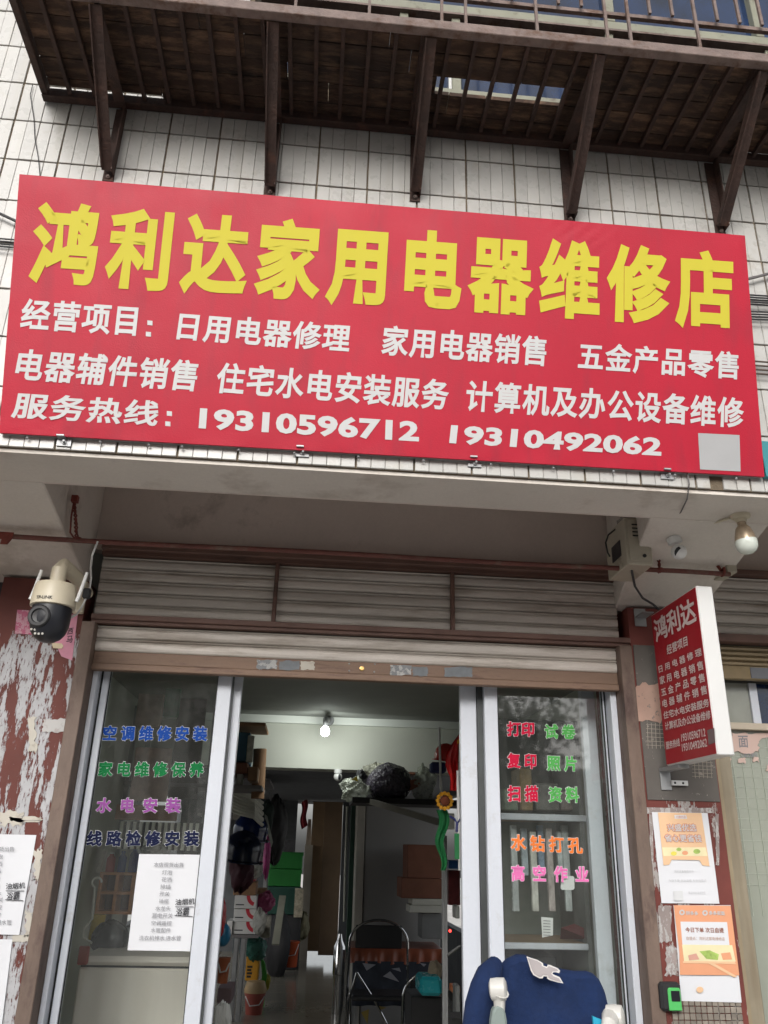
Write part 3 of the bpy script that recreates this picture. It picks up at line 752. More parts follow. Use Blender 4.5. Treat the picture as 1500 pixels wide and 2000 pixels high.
# angle brackets
for (px, py, hx) in ((210, 345, 195), (527, 375, 540), (811, 385, 855), (1115, 428, 1178), (1410, 452, 1500)):
    f = at(px, py, YF - 0.012)
    top = V((f.x + 0.0, YP + 0.03, ZP - 0.004))
    b_ = MB()
    fz = f.z + 0.012
    b_.box(f.x - 0.017, f.x + 0.017, YF - 0.005, YF - 0.001, f.z - 0.01, ZP - 0.005)
    b_.box(f.x + 0.013, f.x + 0.017, YF - 0.036, YF - 0.0055, f.z + 0.01, ZP - 0.005)
    b_.bar((f.x, YF - 0.025, fz), top, 0.034, 0.004, (0, 1, 1)); b_.bar((f.x - 0.015, YF - 0.028, fz + 0.01), top + V((-0.015, 0.0, 0.0)), 0.004, 0.032, (0, 1, 1))
    b_.box(f.x - 0.017, f.x + 0.017, YP + 0.032, YF - 0.037, ZP - 0.008, ZP - 0.0045)
    br = b_.build('angle_bracket', RUST, rk)
    MB().lathe([(0.007, 0), (0.007, 0.005), (0.004, 0.005), (0.004, 0.009)], (f.x, YF - 0.006, f.z + 0.004), (0, -1, 0), 8).build('anchor_bolt', RUSTL, br)
# railing
MB().box(XA, XB, YP + 0.002, YP + 0.02, 5.0, 5.03).build('top_rail', RUSTL, rk)
MB().box(XA, XB, YP + 0.045, YP + 0.058, 4.03, 4.045).build('middle_rail', RUSTL, rk)
pb = None; k = 0
xs = at(722, 20, YP).x
sp = (at(1100, 20, YP).x - at(722, 20, YP).x) / 8.03
xx = xs - sp * 12
longs = {8, 11, 12, 14, 17, 21, 22, 24, 27}
LB = SB = None
while xx < XB:
    if xx > XA + 0.03:
        if (k % 24) in {12, 15, 16, 19, 22, 23, 2, 6, 9}:
            if LB is None: LB = MB().bar((xx, YP + 0.03, ZP + 0.037), (xx, YP + 0.03, 5.0), 0.0085).build('railing_bar', RUSTL, rk); lx = xx
            else: part_copy(LB, (xx - lx, 0, 0))
        else:
            if SB is None: SB = MB().bar((xx, YP + 0.03, 4.046 - 0.015), (xx, YP + 0.03, 5.0), 0.0085).build('railing_bar', RUSTL, rk); sx = xx
            else: part_copy(SB, (xx - sx, 0, 0))
    xx += sp; k += 1

# upstairs window behind it
WALU = mat('dull_window_frame', (0.25, 0.25, 0.19), 0.5, var=0.15, dirt=(0.12, 0.1, 0.07), da=0.25, ds=14)
wd = thing('window', 'blue glazed window in dull grey green frames behind the balcony bars', 'window', (0.9, YF + 0.05, 4.02))
MB().box(-0.33, 3.0, YF + 0.01, YF + 0.09, 4.045, 4.085).build('window_sill', WALU, wd, bev=0.003)
MB().box(-0.33, 3.0, YF + 0.02, YF + 0.08, 4.485, 4.53).build('window_transom', WALU, wd, bev=0.003)
MB().box(-0.33, 3.0, YF + 0.0, YF + 0.03, 4.452, 4.462).build('window_lip', RUSTL, wd)
for i, px in enumerate((790, 892, 1190, 1495)):
    x = at(px, 40, YF).x if i != 1 else at(892, 30, YF).x
    MB().box(x - 0.016, x + 0.016, YF + 0.015, YF + 0.085, 4.086, 4.484).build('window_stile', WALU, wd, bev=0.002)
for px in (700, 1195, 1480):
    x = at(px, 10, YF).x
    MB().box(x - 0.016, x + 0.016, YF + 0.02, YF + 0.08, 4.531, 5.55).build('window_stile', WALU, wd, bev=0.002)
MB().box(-0.33, 3.0, YF + 0.05, YF + 0.056, 4.086, 4.22).build('pane', BLUEG, wd)
MB().box(-0.33, 3.0, YF + 0.05, YF + 0.056, 4.22, 4.484).build('pane', BLKM, wd)
MB().box(-0.33, 3.0, YF + 0.05, YF + 0.056, 4.531, 5.55).build('pane', BLUEG, wd)
hx = (hx0 + hx1) / 2 
MB().box(at(884, 160, YF).x - 0.008, at(884, 160, YF).x + 0.008, YF + 0.03, YF + 0.05, 4.0855, 4.4).build('window_stile', WPL, wd)

# ================================================================== CABLES ON THE WALL
CBL = mat('black_cable', (0.03, 0.03, 0.032), 0.6)
def cable(pts, r, label, m=CBL, group=None, n=6):
    mb = MB()
    for k, line in enumerate(pts): mb.tube(line, r, n)
    return single(mb, 'cable', m, label, 'cable', group, smooth=True)
def lin(x0, y0, x1, y1, Y, sag=0, n=8):
    a, c = at(x0, y0, Y), at(x1, y1, Y); return [a.lerp(c, i / n) + V((0, 0, -sag * math.sin(PI * i / n))) for i in range(n + 1)]
cable([lin(-60, 390, 60, 445, YF - 0.02)], 0.0045, 'single thick cable slanting behind the upper left end of the sign')
cable([lin(-60, 461 + k * 5, 60, 471 + k * 5, YF - 0.015 - 0.005 * (k % 2)) for k in range(4)], 0.0028, 'bundle of four thin cables behind the left end of the sign')
cable([lin(1400, 560, 1560, 520, YF - 0.02)], 0.0048, 'grey cable rising to the right from behind the sign end', mat('grey_cable', (0.13, 0.12, 0.12), 0.6))
cable([lin(1400, 572 + k * 4.5, 1560, 582 + k * 4.5, YF - 0.018 - 0.006 * (k % 2)) for k in range(5)], 0.003, 'upper cable bundle beside the right end of the sign')
cable([lin(1400, 606 + k * 5, 1560, 612 + k * 5, YF - 0.018 - 0.006 * (k % 2)) for k in range(4)], 0.003, 'lower black cable bundle beside the right end of the sign')
cable([lin(1400, 700 + k * 8, 1560, 712 + k * 8, YF - 0.02) for k in range(4)], 0.003, 'four brown tied wires right of the sign near its lower half', mat('brown_cable', (0.10, 0.075, 0.06), 0.7))
single(MB().box(1.27, 1.8, YF - 0.02, YF - 0.002, 2.62, 2.735), 'wall_panel', mat('teal_paint', (0.03, 0.22, 0.25), 0.5), 'teal painted panel peeking out right of the sign', 'panel')
cable([[at(x, y, YF - 0.006) for x, y in ((64, 165), (59, 185), (66, 230), (68, 270), (75, 310), (78, 345))]], 0.0014, 'thin wire hanging down the tiles at the upper left of the sign')
cable([[at(x, y, Y) for x, y, Y in ((1343, 925, 2.04), (1346, 945, 2.04), (1342, 975, 2.08), (1330, 1000, 2.2), (1322, 1008, 2.25), (1320, 1003, 2.26))]], 0.002, 'hooked grey wire dangling below the right part of the sign', mat('grey_cable', (0.13, 0.12, 0.12), 0.6))

# ================================================================== RUSTY PIPE, WIRES
YPI = 2.5; ZPI = HEYE + 0.352 * YPI
pp = thing('iron_pipe', 'long rusty red brown pipe slung on twisted wire across the porch front', 'pipe', (0.2, YPI, ZPI))
MB().tube([(-1.6 + 0.2 * i, YPI, ZPI + 0.002 * math.sin(i)) for i in range(15)] + [(at(1425, 1118, YPI).x, YPI, ZPI)], 0.0082, 10).build('pipe', mat('pipe_rust', (0.14, 0.045, 0.035), 0.65, var=0.3, vs=8, dirt=(0.17, 0.12, 0.09), da=0.35, ds=10, bump=0.3, bs=60), pp, smooth=True)
RRED = mat('red_rust', (0.16, 0.03, 0.02), 0.7, var=0.4, vs=30)
def twist(a, c, n=26, r=0.004, tr=0.003, seed=0):
    a = V(a); c = V(c); R = random.Random(seed); o = []
    for k in (0, PI):
        o.append([a.lerp(c, i / n) + V((math.cos(i * 1.3 + k) * r * R.uniform(.6, 1.2), math.sin(i * 1.3 + k) * r, 0)) for i in range(n + 1)])
    m_ = MB()
    for l in o: m_.tube(l, tr, 5)
    return m_
for (x0_, y0_, x1_, y1_, s_) in ((145, 975, 153, 1045, 1), (1284, 1032, 1286, 1100, 2)):
    a = at(x0_, y0_, YPI - 0.02); c = at(x1_, y1_, YPI); c.z = ZPI - 0.008
    h = twist(a, c, seed=s_)
    h.box(a.x - 0.008, a.x + 0.012, a.y - 0.008, a.y + 0.012, a.z - 0.01, a.z + 0.012)
    if s_ == 1: h.tube([a, at(139, 1010, YPI - 0.015), at(137, 1040, YPI), c], 0.003, 5)
    h.tube([c + V((0.010 * math.cos(t), 0.012 * math.sin(t), 0.006 + 0.004 * t / 6)) for t in [i * 0.6 for i in range(22)]], 0.003, 5)
    h.build('wire_hanger', RRED, pp, smooth=True)
c = at(1411, 1112, YPI); c.z = ZPI
h = MB(); h.tube([c + V((0.004 * math.sin(t), 0.013 * math.cos(t), 0.013 * math.sin(t) + 0.001 * t)) for t in [i * 0.5 for i in range(26)]], 0.0035, 5)
h.tube([c + V((-0.006, 0, 0.012)), c + V((-0.01, 0.02, 0.045)), c + V((0.0, 0.03, 0.06))], 0.006, 6); h.build('wire_hanger', RRED, pp, smooth=True)
h = MB().prism([(-1.075, YPI - 0.012, ZPI + 0.012), (-0.965, YPI - 0.012, ZPI + 0.010), (-0.968, YPI - 0.012, ZPI - 0.012), (-0.978, YPI - 0.012, ZPI - 0.03), (-1.0, YPI - 0.012, ZPI - 0.03), (-0.998, YPI - 0.012, ZPI - 0.013), (-1.075, YPI - 0.012, ZPI - 0.013)], (0, 0.004, 0))
h.build('metal_scrap', RRED, pp)

# ================================================================== DOME CAMERA (left)
YK = 2.50
cx = at(104, 1180, YK).x
zt = at(104, 1152, YK).z; zb = at(104, 1184, YK).z; r0 = 0.066
dc = thing('security_camera', 'cream and black dome security camera with two antennas below the left bracket beam', 'camera', (cx, YC, zb))
MB().lathe([(0.012, 0.052), (0.04, 0.05), (0.058, 0.045), (0.063, 0.03), (r0, -0.012), (r0, -0.026), (0.06, -0.028)][::-1], (cx, YK, zb + 0.022), (0, 0, 1), 32).build('housing', CREAM, dc, smooth=True)
dome = MB().lathe([(0.058, 0.0), (0.058, -0.03), (0.057, -0.055), (0.05, -0.078), (0.037, -0.095), (0.02, -0.105), (0.0, -0.108)][::-1], (cx, YK, zb - 0.006), (0, 0, 1), 32).build('dome', BLK, dc, smooth=True)
MB().lathe([(0.034, 0), (0.034, 0.012), (0.030, 0.016), (0.022, 0.016), (0.020, 0.011), (0.0, 0.008)], (cx - 0.016, YK - 0.044, zb - 0.045), (-0.12, -1, -0.05), 24).build('lens', [mat('lens_ring', (0.02, 0.02, 0.022), 0.45)], dome, smooth=True)
for (dx, dz) in ((-0.033, 0), (-0.022, -.001), (-0.010, -.001), (0.0, -0.001), (0.011, 0), (-0.020, -0.012), (-0.009, -0.013), (0.002, -0.012)):
    MB().lathe([(0.0038, 0), (0.0035, 0.003), (0.001, 0.0036)], (cx + dx - 0.004, YK - 0.043 + (0.003 if dz < -.005 else 0) + abs(dx) * 0.14, zb - 0.083 + dz), (0, -1, -0.35), 8).build('infrared_lamp', mat('led_lens', (0.62, 0.6, 0.55), 0.15), dome, smooth=True)
MB().tube([(cx, YK, zb + 0.070), (cx, YK, zb + 0.118), (cx + 0.004, YK + 0.012, zb + 0.135), (cx + 0.03, YK + 0.08, zb + 0.12), (cx + 0.045, YK + 0.17, zb + 0.095), at(149, 1150, YC - 0.02)], [0.024, 0.023, 0.024, 0.023, 0.021, 0.022], 14).build('arm', CREAM, dc, smooth=True)
MB().box(at(147, 1170, YC).x, -0.7985, YC - 0.02, YC - 0.0005, at(150, 1200, YC).z, at(150, 1137, YC).z).build('wall_plate', CREAM, dc, bev=0.004)
MB().lathe([(0.03, 0), (0.03, 0.006), (0.022, 0.010)], (cx, YK, zb + 0.066), (0, 0, 1), 20).build('collar', WPL, dc, smooth=True)
for sx in (-1, 1):
    b0 = V((cx + sx * 0.062 - (0.006 if sx < 0 else -0.008), YK - 0.01, zb + 0.015))
    MB().tube([b0, b0 + V((0.004, 0, 0.012)), b0 + V((0.018, 0, 0.095))], [0.006, 0.0062, 0.005], 8).build('antenna', WPL, dc, smooth=True)
hs_ = at(94, 1171, YK - r0)
t_ = MB(); gv, gf = glyphs('TP-LINK', 0.015)
gx0 = min(p[0] for p in gv); gx1 = max(p[0] for p in gv)
wl = 0.052; hl = wl / (gx1 - gx0)
vv = []
for p in gv:
    x = (p[0] - gx0) * hl - wl / 2 - 0.010; th = x / r0
    vv.append((cx + math.sin(th) * (r0 - 0.0002), YK - math.cos(th) * (r0 + 0.0012), zb + 0.005 + p[1] * hl))
t_.add(vv, gf); t_.build('lettering', INKB, dc)
cable([[at(x, y, Y) for x, y, Y in ((191, 1057, 2.49), (180, 1085, 2.5), (177, 1110, 2.56), (178, 1130, 2.6), (175, 1150, 2.62))],
       [at(x, y, Y) for x, y, Y in ((168, 1168, 2.62), (160, 1185, 2.62), (150, 1200, 2.6), (138, 1207, 2.56), (146, 1200, 2.56))]], 0.0032, 'white lead hanging from the pipe to the dome camera', WPL)
p = at(170, 1158, 2.62); single(MB().box(p.x - 0.012, p.x + 0.012, p.y - 0.01, p.y + 0.01, p.z - 0.02, p.z + 0.014), 'cable_joint', BLKM, 'black tape joint on the white camera lead', 'cable joint', bev=0.004)

# pink paper with handwriting behind the dome camera
PKQ = peel_mat('pink_patterned_paper', (0.50, 0.13, 0.22), (0.62, 0.36, 0.42), 55, 45, 0.5, 2.15, 9)
pk = thing('paper_notice', 'pink patterned paper with brush writing glued behind the dome camera', 'paper', (-0.9, YC, 2.0))
MB().prism([at(x, y, YC - 0.001) for x, y in ((34, 1191), (152, 1200), (150, 1216), (141, 1290), (120, 1282), (100, 1240), (70, 1240), (29, 1238))], (0, -0.0015, 0)).build('pink_sheet', mat('pink_paper', (0.62, 0.27, 0.36), 0.7, var=0.12, vs=20), pk)
MB().prism([at(x, y, YC - 0.003) for x, y in ((34, 1191), (70, 1193), (66, 1240), (29, 1237))], (0, -0.0012, 0)).build('patterned_corner', PKQ, pk)
t_ = MB(); text(t_, '西', (131, 1240), (142, 1238), (133, 1228), V((0, YC - 0.003, 0)), N_, 0.01); text(t_, '马', (129, 1257), (141, 1255), (131, 1243), V((0, YC - 0.003, 0)), N_, 0.01)
t_.build('lettering', INKB, pk)
MB().tube([at(x, y, YC - 0.006) for x, y in ((78, 1244), (88, 1251), (96, 1253), (100, 1255))], 0.004, 6).build('tape_piece', mat('masking_tape', (0.62, 0.52, 0.34), 0.6), pk)
MB().prism([at(x, y, YC - 0.0045) for x, y in ((101, 1256), (121, 1257), (124, 1262), (121, 1267), (104, 1266))], (0, -0.002, 0)).build('tape_piece', mat('masking_tape', (0.62, 0.52, 0.34), 0.6), pk)

# ================================================================== METER BOX, BALL CAMERA, BULB (right)
a = at(1226, 1100, 2.42); c = at(1277, 1100, 2.42); zt = at(1250, 1012, 2.42).z; zb = at(1250, 1103, 2.42).z
mb_ = thing('meter_box', 'beige steel meter box with vent slots and dark window on the right bracket beam', 'meter box', (c.x, 2.5, zb))
dx = a.x
MB().box(a.x, c.x - 0.001, 2.42, 2.60, zb, zt).build('box_body', BEIGE, mb_, bev=0.003)
MB().box(a.x + 0.008, c.x - 0.010, 2.4165, 2.4195, zb + 0.012, zt - 0.008).build('box_door', BEIGE, mb_, bev=0.002)
for k in range(4):
    z = zt - 0.028 - k * 0.013; MB().box(a.x + 0.024, a.x + 0.052, 2.414, 2.4163, z, z + 0.004).build('vent_slot', BLKM, mb_)
MB().lathe([(0.006, 0), (0.006, 0.004), (0.003, 0.005)], (a.x + 0.057, 2.4163, zb + 0.03), (0, -1, 0), 12).build('lock', BLKM, mb_)
MB().box(a.x - 0.002, a.x - 0.0003, 2.465, 2.545, zb + 0.045, zb + 0.10).build('window', BLK, mb_)
film = plastic_film('clear_film', (0.55, 0.5, 0.46), 0.55)
single(MB().ball(((a.x + c.x) / 2 + 0.005, 2.47, zt + 0.012), (0.045, 0.06, 0.014), 20, 0.35, 3), 'plastic_bag', film, 'crumpled clear plastic on top of the beige meter box', 'plastic bag', smooth=True)
cable([[at(x, y, Y) for x, y, Y in ((1204, 1032, 2.50), (1188, 1045, 2.5), (1183, 1060, 2.5), (1187, 1080, 2.5), (1191, 1087, 2.52))]], 0.003, 'black cable loop at the left side of the meter box')
cable([[at(x, y, Y) for x, y, Y in ((1232, 1103, 2.46), (1236, 1125, 2.5), (1240, 1145, 2.55), (1255, 1168, 2.6), (1275, 1180, 2.66), (1286, 1190, 2.69))]], 0.0042, 'black cable running down from the meter box to the blade sign')
# dark gap piece beside shutter
p = at(1210, 1145, YS - 0.02); single(MB().box(p.x - 0.02, p.x + 0.012, YC - 0.016, YC - 0.002, p.z - 0.035, p.z + 0.032), 'steel_bracket', mat('dark_steel', (0.06, 0.065, 0.07), 0.4, metal=0.5), 'dark steel end plate at the right end of the shutter slats', 'bracket', bev=0.004)
# ball camera
YQ = 2.36
bc = thing('security_camera', 'small white ball camera hanging from the right bracket beam', 'camera', (at(1320, 1065, YQ).x, YQ, 2.4))
cb = at(1326, 1078, YQ); ct = at(1317, 1056, YQ)
MB().ball(cb, 0.0245, 24).build('ball', WPL, bc, smooth=True)
MB().lathe([(0.0225, -0.010), (0.0225, 0.010), (0.017, 0.014)], ct + V((0, 0.0, 0.001)), (-0.25, 0, 1), 24).build('base', WPL, bc, smooth=True)
lens = MB(); nv = (EYE - cb).normalized(); lx_ = V((1, 0, 0)); up_ = nv.cross(lx_).normalized() * -1
lens_pts = []
def bsurf(u, v):
    d = (nv + lx_ * u + up_ * v).normalized(); return cb + d * 0.0258
pts = [(-0.95, 0.35), (-0.82, 0.72), (-0.62, 0.85), (-0.42, 0.4), (-0.1, -0.1), (0.25, -0.5), (-0.05, -0.95), (-0.5, -0.75), (-0.9, -0.15)]
c0 = (-0.42, 0.0); n_ = len(pts)
vs = [bsurf(c0[0] + (x - c0[0]) * k / 4, c0[1] + (y - c0[1]) * k / 4) for k in range(1, 5) for x, y in pts] + [bsurf(*c0)]
fs = [((k) * n_ + i, k * n_ + (i + 1) % n_, (k + 1) * n_ + (i + 1) % n_, (k + 1) * n_ + i) for k in range(3) for i in range(n_)] + [(len(vs) - 1, i, (i + 1) % n_) for i in range(n_)]
MB().add(vs, fs).build('lens_window', BLK, bc, smooth=True)
MB().ball(at(1332, 1034, YQ + 0.05), (0.02, 0.02, 0.012), 14, 0.4, 8).build('tape_wrap', mat('grey_tape', (0.42, 0.39, 0.38), 0.5), bc, smooth=True)
MB().tube([ct + V((-0.003, 0, 0.012)), at(1328, 1040, YQ + 0.03), at(1330, 1022, YQ + 0.06)], 0.008, 8).build('mount', WPL, bc, smooth=True)
# bulb
YBU = 2.20
bb = thing('light_bulb', 'unlit bulb with tarnished collar in a ceramic holder under the beam at right', 'light bulb', (at(1445, 1010, YBU).x, YBU, ZB))
bx = at(1447, 1015, YBU).x; tip = at(1456, 1055, YBU)
ax = (V((tip.x + 0.002, YBU - 0.0, tip.z)) - V((bx, YBU, ZB - 0.02))).normalized()
MB().lathe([(0.030, 0.0), (0.028, 0.008), (0.018, 0.012), (0.016, 0.022), (0.012, 0.024)], (bx, YBU, ZB - 0.0125), (0, 0, -1), 24).build('bulb_holder', CREAM, bb, smooth=True)
o1 = V((bx, YBU, ZB - 0.034))
MB().lathe([(0.013, 0), (0.013, 0.012), (0.015, 0.013), (0.022, 0.022), (0.029, 0.045), (0.0315, 0.06)], o1, ax, 24).build('bulb_collar', mat('tarnished_shell', (0.36, 0.28, 0.2), 0.3, metal=0.5, var=0.35, vs=25), bb, smooth=True)
MB().lathe([(0.0318, 0.0602), (0.0325, 0.072), (0.030, 0.085), (0.023, 0.096), (0.012, 0.102), (0, 0.104)], o1, ax, 24).build('bulb_globe', mat('milky_glass', (0.62, 0.66, 0.60), 0.12, var=0.03, coat=0.5), bb, smooth=True)
cable([[at(1425, 1012, YBU + 0.01), at(1400, 1020, 2.26), at(1370, 1026, 2.3), at(1345, 1032, 2.35), at(1338, 1008, 2.27)]], 0.0035, 'dirty white wire clipped from the bulb holder towards the ball camera', CREAM)
p = at(1412, 1085, 2.52)
single(MB().box(p.x - 0.004, p.x + 0.033, 2.5, 2.60, ZPI + 0.008, ZPI + 0.10), 'junction_box', BEIGE, 'beige junction box behind the pipe at the right side of the bracket beam', 'junction box', bev=0.003)

# ================================================================== BLADE SIGN
y1b, y0b = 2.72, 2.36; xb0 = 1.181; th = 0.053
zt0, zb0 = 2.387, 1.874
bs_ = thing('blade_sign', 'narrow red projecting sign with white edge mounted on the right pillar', 'sign', (xb0, y1b, zb0))
MB().box(xb0, xb0 + th, y0b, y1b, zb0, zt0).build('sign_case', WPL, bs_, bev=0.003)
BN = V((1, 0, 0)); BO = V((xb0 - 0.0015, 0, 0))
MB().box(xb0 - 0.0015, xb0 - 0.0003, y0b + 0.004, y1b - 0.004, zb0 + 0.004, zt0 - 0.004).build('red_face', RED2, bs_)
BT = mat('pale_vinyl', (0.60, 0.50, 0.48), 0.6, var=0.03)
t_ = MB()
def bt(s, BL, BR, TL, off=0.02): text(t_, s, BL, BR, TL, BO, BN, off, 0.001)
bt('鸿利达', (1282, 1256), (1362, 1214), (1276, 1211), 0.03)
bt('经营项目', (1303.6, 1280), (1344, 1261), (1302, 1261))
bt('日 用 电 器 修 理', (1288, 1315), (1372, 1280), (1286, 1301)); bt('家 用 电 器 销 售', (1290, 1338), (1375, 1307), (1288, 1322))
bt('五 金 产 品 零 售', (1293, 1361), (1378, 1331), (1291, 1345)); bt('电 器 辅 件 销 售', (1295, 1383), (1382, 1355), (1293.5, 1367))
bt('住宅水电安装服务', (1297, 1405), (1386, 1380), (1296, 1390)); bt('计算机及办公设备维修', (1300, 1427), (1389, 1404), (1299, 1411))
bt('服务热线', (1302, 1464), (1329, 1457), (1300.5, 1449)); bt('19310596712', (1331.6, 1449), (1379, 1438), (1330.5, 1434), 0.02)
bt('19310492062', (1333, 1468), (1382, 1458), (1332, 1453), 0.02); t_.build('lettering', BT, bs_)
MB().add([hit(x, y, BO + V((-0.001, 0, 0)), BN) for x, y in ((1381, 1426), (1395, 1422), (1397, 1450), (1384, 1455))], [(0, 1, 2, 3)]).build('grey_panel', mat('grey_print', (0.16, 0.11, 0.11), 0.6), bs_)
for (px, py) in ((1350, 1500), (1268, 1185)):
    p = at(px, py, y1b + 0.04)
    if py > 1300:
        MB().box(xb0 + 0.004, xb0 + 0.04, y1b - 0.08, YC - 0.006, zb0 - 0.012, zb0 - 0.0005).box(xb0 + 0.004, xb0 + 0.04, YC - 0.010, YC - 0.0055, zb0 - 0.07, zb0 - 0.0125).build('wall_bracket', STEEL, bs_)
    else:
        MB().box(xb0 - 0.03, xb0 + 0.012, YC - 0.006, YC - 0.001, zt0 - 0.02, zt0 + 0.045).box(xb0 - 0.028, xb0 + 0.012, y1b + 0.0005, YC - 0.0065, zt0 + 0.01, zt0 + 0.014).build('wall_bracket', STEEL, bs_)
p = at(1322, 1527, YC - 0.012)
MB().box(p.x - 0.02, p.x + 0.035, YC - 0.02, YC - 0.011, p.z - 0.012, p.z + 0.004).build('screw_strip', WPL, bs_)
for d in (-0.01, 0.018): MB().lathe([(0.004, 0), (0.003, 0.002)], (p.x + d, YC - 0.02, p.z - 0.004), (0, -1, 0), 8).build('screw', BLKM, bs_)

# ================================================================== PAPERS AND POSTERS
def sheet(name, pts, Y, m, label, cat='notice', curl=0.003):
    t = thing(name, label, cat, at(*pts[3], Y))
    P = [at(x, y, Y) for x, y in pts]
    def fn(u, v):
        q = (P[0] * (1 - v) + P[3] * v) * (1 - u) + (P[1] * (1 - v) + P[2] * v) * u
        return q + V((0, -curl * (0.4 + 0.6 * math.sin(u * 5 + v * 4)) * (abs(u - .5) * 1.2 + v * 0.5), 0))
    m_ = MB().grid(fn, 10, 12); m_.build('paper_sheet', m, t, smooth=True)
    return t
LST = ['本店现货出售', '灯泡', '花洒', '排插', '开关', '插座', '水龙头', '漏电开关', '空调遥控', '水管配件', '洗衣机排水.进水管']
YG = YD - 0.004
def price_list(t, ox, oy, Y, dxdy=-0.075):
    O = V((0, Y - 0.006, 0)); a = MB(); b = MB()
    rows = [(300, 358, 1684, 1693.5), (316, 336, 1699, 1708), (315, 335, 1713, 1722), (312.5, 333, 1727, 1736), (311, 331, 1741, 1750), (310, 329, 1755, 1764), (303, 333, 1769, 1778.5), (296, 337, 1783, 1793), (295, 335, 1798, 1807), (294, 333, 1812, 1821), (271, 353, 1827, 1836.5)]
    for s, (x0, x1, y0, y1) in zip(LST, rows):
        text(a, s, (x0 + ox, y1 + oy), (x1 + ox, y1 + oy + 0.5), (x0 + ox + 1, y0 + oy), O, N_, 0.0)
    a.build('lettering', INKG, t)
    text(b, '油烟机', (342 + ox, 1768 + oy), (380 + ox, 1766 + oy), (343 + ox, 1756 + oy), O, N_, 0.012)
    text(b, '浴霸', (343 + ox, 1790 + oy), (368 + ox, 1788 + oy), (345 + ox, 1774 + oy), O, N_, 0.012)
    b.bar(at(342 + ox, 1771 + oy, Y - 0.006), at(378 + ox, 1771 + oy, Y - 0.006), 0.0015); b.bar(at(341 + ox, 1788 + oy, Y - 0.006), at(376 + ox, 1790 + oy, Y - 0.006), 0.0015)
    b.build('handwriting', INKB, t)
t1 = sheet('price_notice', [(272, 1668), (392, 1669.5), (372, 1858), (249, 1856)], YG, PAPER, 'white printed list of goods taped on the left glass pane')
price_list(t1, 0, 0, YG)
t2 = sheet('price_notice', [(-62, 1628), (71, 1631), (38, 1826), (-95, 1822)], YC - 0.003, PAPER, 'white printed list cut by the left edge on the red pillar')
price_list(t2, -331, -31, YC - 0.003)
sheet('paper_sheet', [(-95, 1832), (24, 1835), (2, 2020), (-120, 2018)], YC - 0.003, PAPER, 'blank white sheet below the list on the left pillar')
# posters: colours printed by height along the sheet
ORA = mat('orange_print', (0.72, 0.33, 0.18), 0.55, var=0.05); PEA = mat('peach_print', (0.76, 0.50, 0.30), 0.55, var=0.06, vs=9)
PYE = mat('pale_yellow_print', (0.76, 0.68, 0.42), 0.55, var=0.08, vs=14); GRN = mat('leaf_green_print', (0.36, 0.50, 0.12), 0.55, var=0.3, vs=50)
OR2 = mat('deep_orange_print', (0.62, 0.22, 0.11), 0.55, var=0.05)
def patch(t, pts, Y, m, name='printed_area'):
    return MB().add([at(x, y, Y) for x, y in pts], [tuple(range(len(pts)))]).build(name, m, t)
YPo = YC - 0.004
t3 = sheet('poster', [(1273, 1586), (1382, 1588), (1405, 1765), (1292, 1764)], YPo, PAPER, 'pale orange and white grocery poster, upper of two on the right pillar', 'poster', 0.001)
y2 = YPo - 0.0035
patch(t3, [(1285, 1587), (1370, 1588), (1386, 1692), (1372, 1690), (1366, 1680), (1312, 1679), (1307, 1689), (1296, 1690)], y2, PEA)
patch(t3, [(1293, 1655), (1378, 1655), (1382, 1672), (1296, 1672)], y2 - 0.0005, PYE)
for (x, y, r, m_) in ((1316, 1667, 6, mat('lemon_print', (0.72, 0.62, 0.10), 0.55)), (1338, 1666, 6, ORA), (1361, 1663, 7, GRN), (1326, 1659, 5, GRN)):
    patch(t3, [(x + r * math.cos(k * PI / 5), y + r * 0.7 * math.sin(k * PI / 5)) for k in range(10)], y2 - 0.001, m_, 'fruit_print')
patch(t3, [(1317, 1592), (1340, 1592), (1342, 1599), (1318, 1599)], y2 - 0.0005, PAPER)
O = V((0, y2 - 0.0012, 0)); t_ = MB(); u_ = MB()
for s, q_ in (('兴盛优选', ((1304, 1624), (1361, 1624), (1302, 1609))), ('省心更省钱', ((1299, 1644), (1371, 1645), (1297, 1629)))):
    text(u_, s, *q_, O, N_, 0.075, 0.0002, base=0.02); text(t_, s, *q_, O, N_, 0.02, 0.0012)
text(u_, '兴盛优选', (1320, 1597.5), (1339, 1597.5), (1320, 1593), O, N_, 0.0, 0.001)
u_.build('lettering_outline', OR2, t3); t_.build('lettering', WHT, t3)
t_ = MB(); O = V((0, YPo - 0.0042, 0))
text(t_, '鸿利达家电维修店', (1317, 1704), (1355, 1704), (1316, 1699), O, N_, 0.0)
text(t_, '今日下单 次日自提 本店自提点', (1306, 1722), (1380, 1722), (1305, 1717), O, N_, 0.0)
text(t_, '营业时间 欢迎到店', (1345, 1746), (1378, 1746), (1344, 1741), O, N_, 0.0)
t_.build('lettering', mat('faint_ink', (0.5, 0.5, 0.52), 0.8), t3)
patch(t3, [(1315, 1740), (1333, 1740), (1335, 1759), (1317, 1759)], YPo - 0.0045, mat('faint_grey_print', (0.60, 0.61, 0.62), 0.7))
t4 = sheet('poster', [(1315, 1768), (1427, 1768), (1448, 1958), (1330, 1955)], YPo - 0.002, PAPER, 'orange poster with white lower edge, lower of two on the right pillar', 'poster', 0.0025)
y3 = YPo - 0.0075
patch(t4, [(1316, 1768), (1427, 1769), (1444, 1905), (1328, 1904), (1327, 1860)], y3, ORA)
patch(t4, [(1329, 1800), (1420, 1801), (1426, 1858), (1334, 1858)], y3 - 0.0005, PAPER)
patch(t4, [(1332, 1845), (1430, 1846), (1437, 1878), (1336, 1877)], y3 - 0.001, PYE)
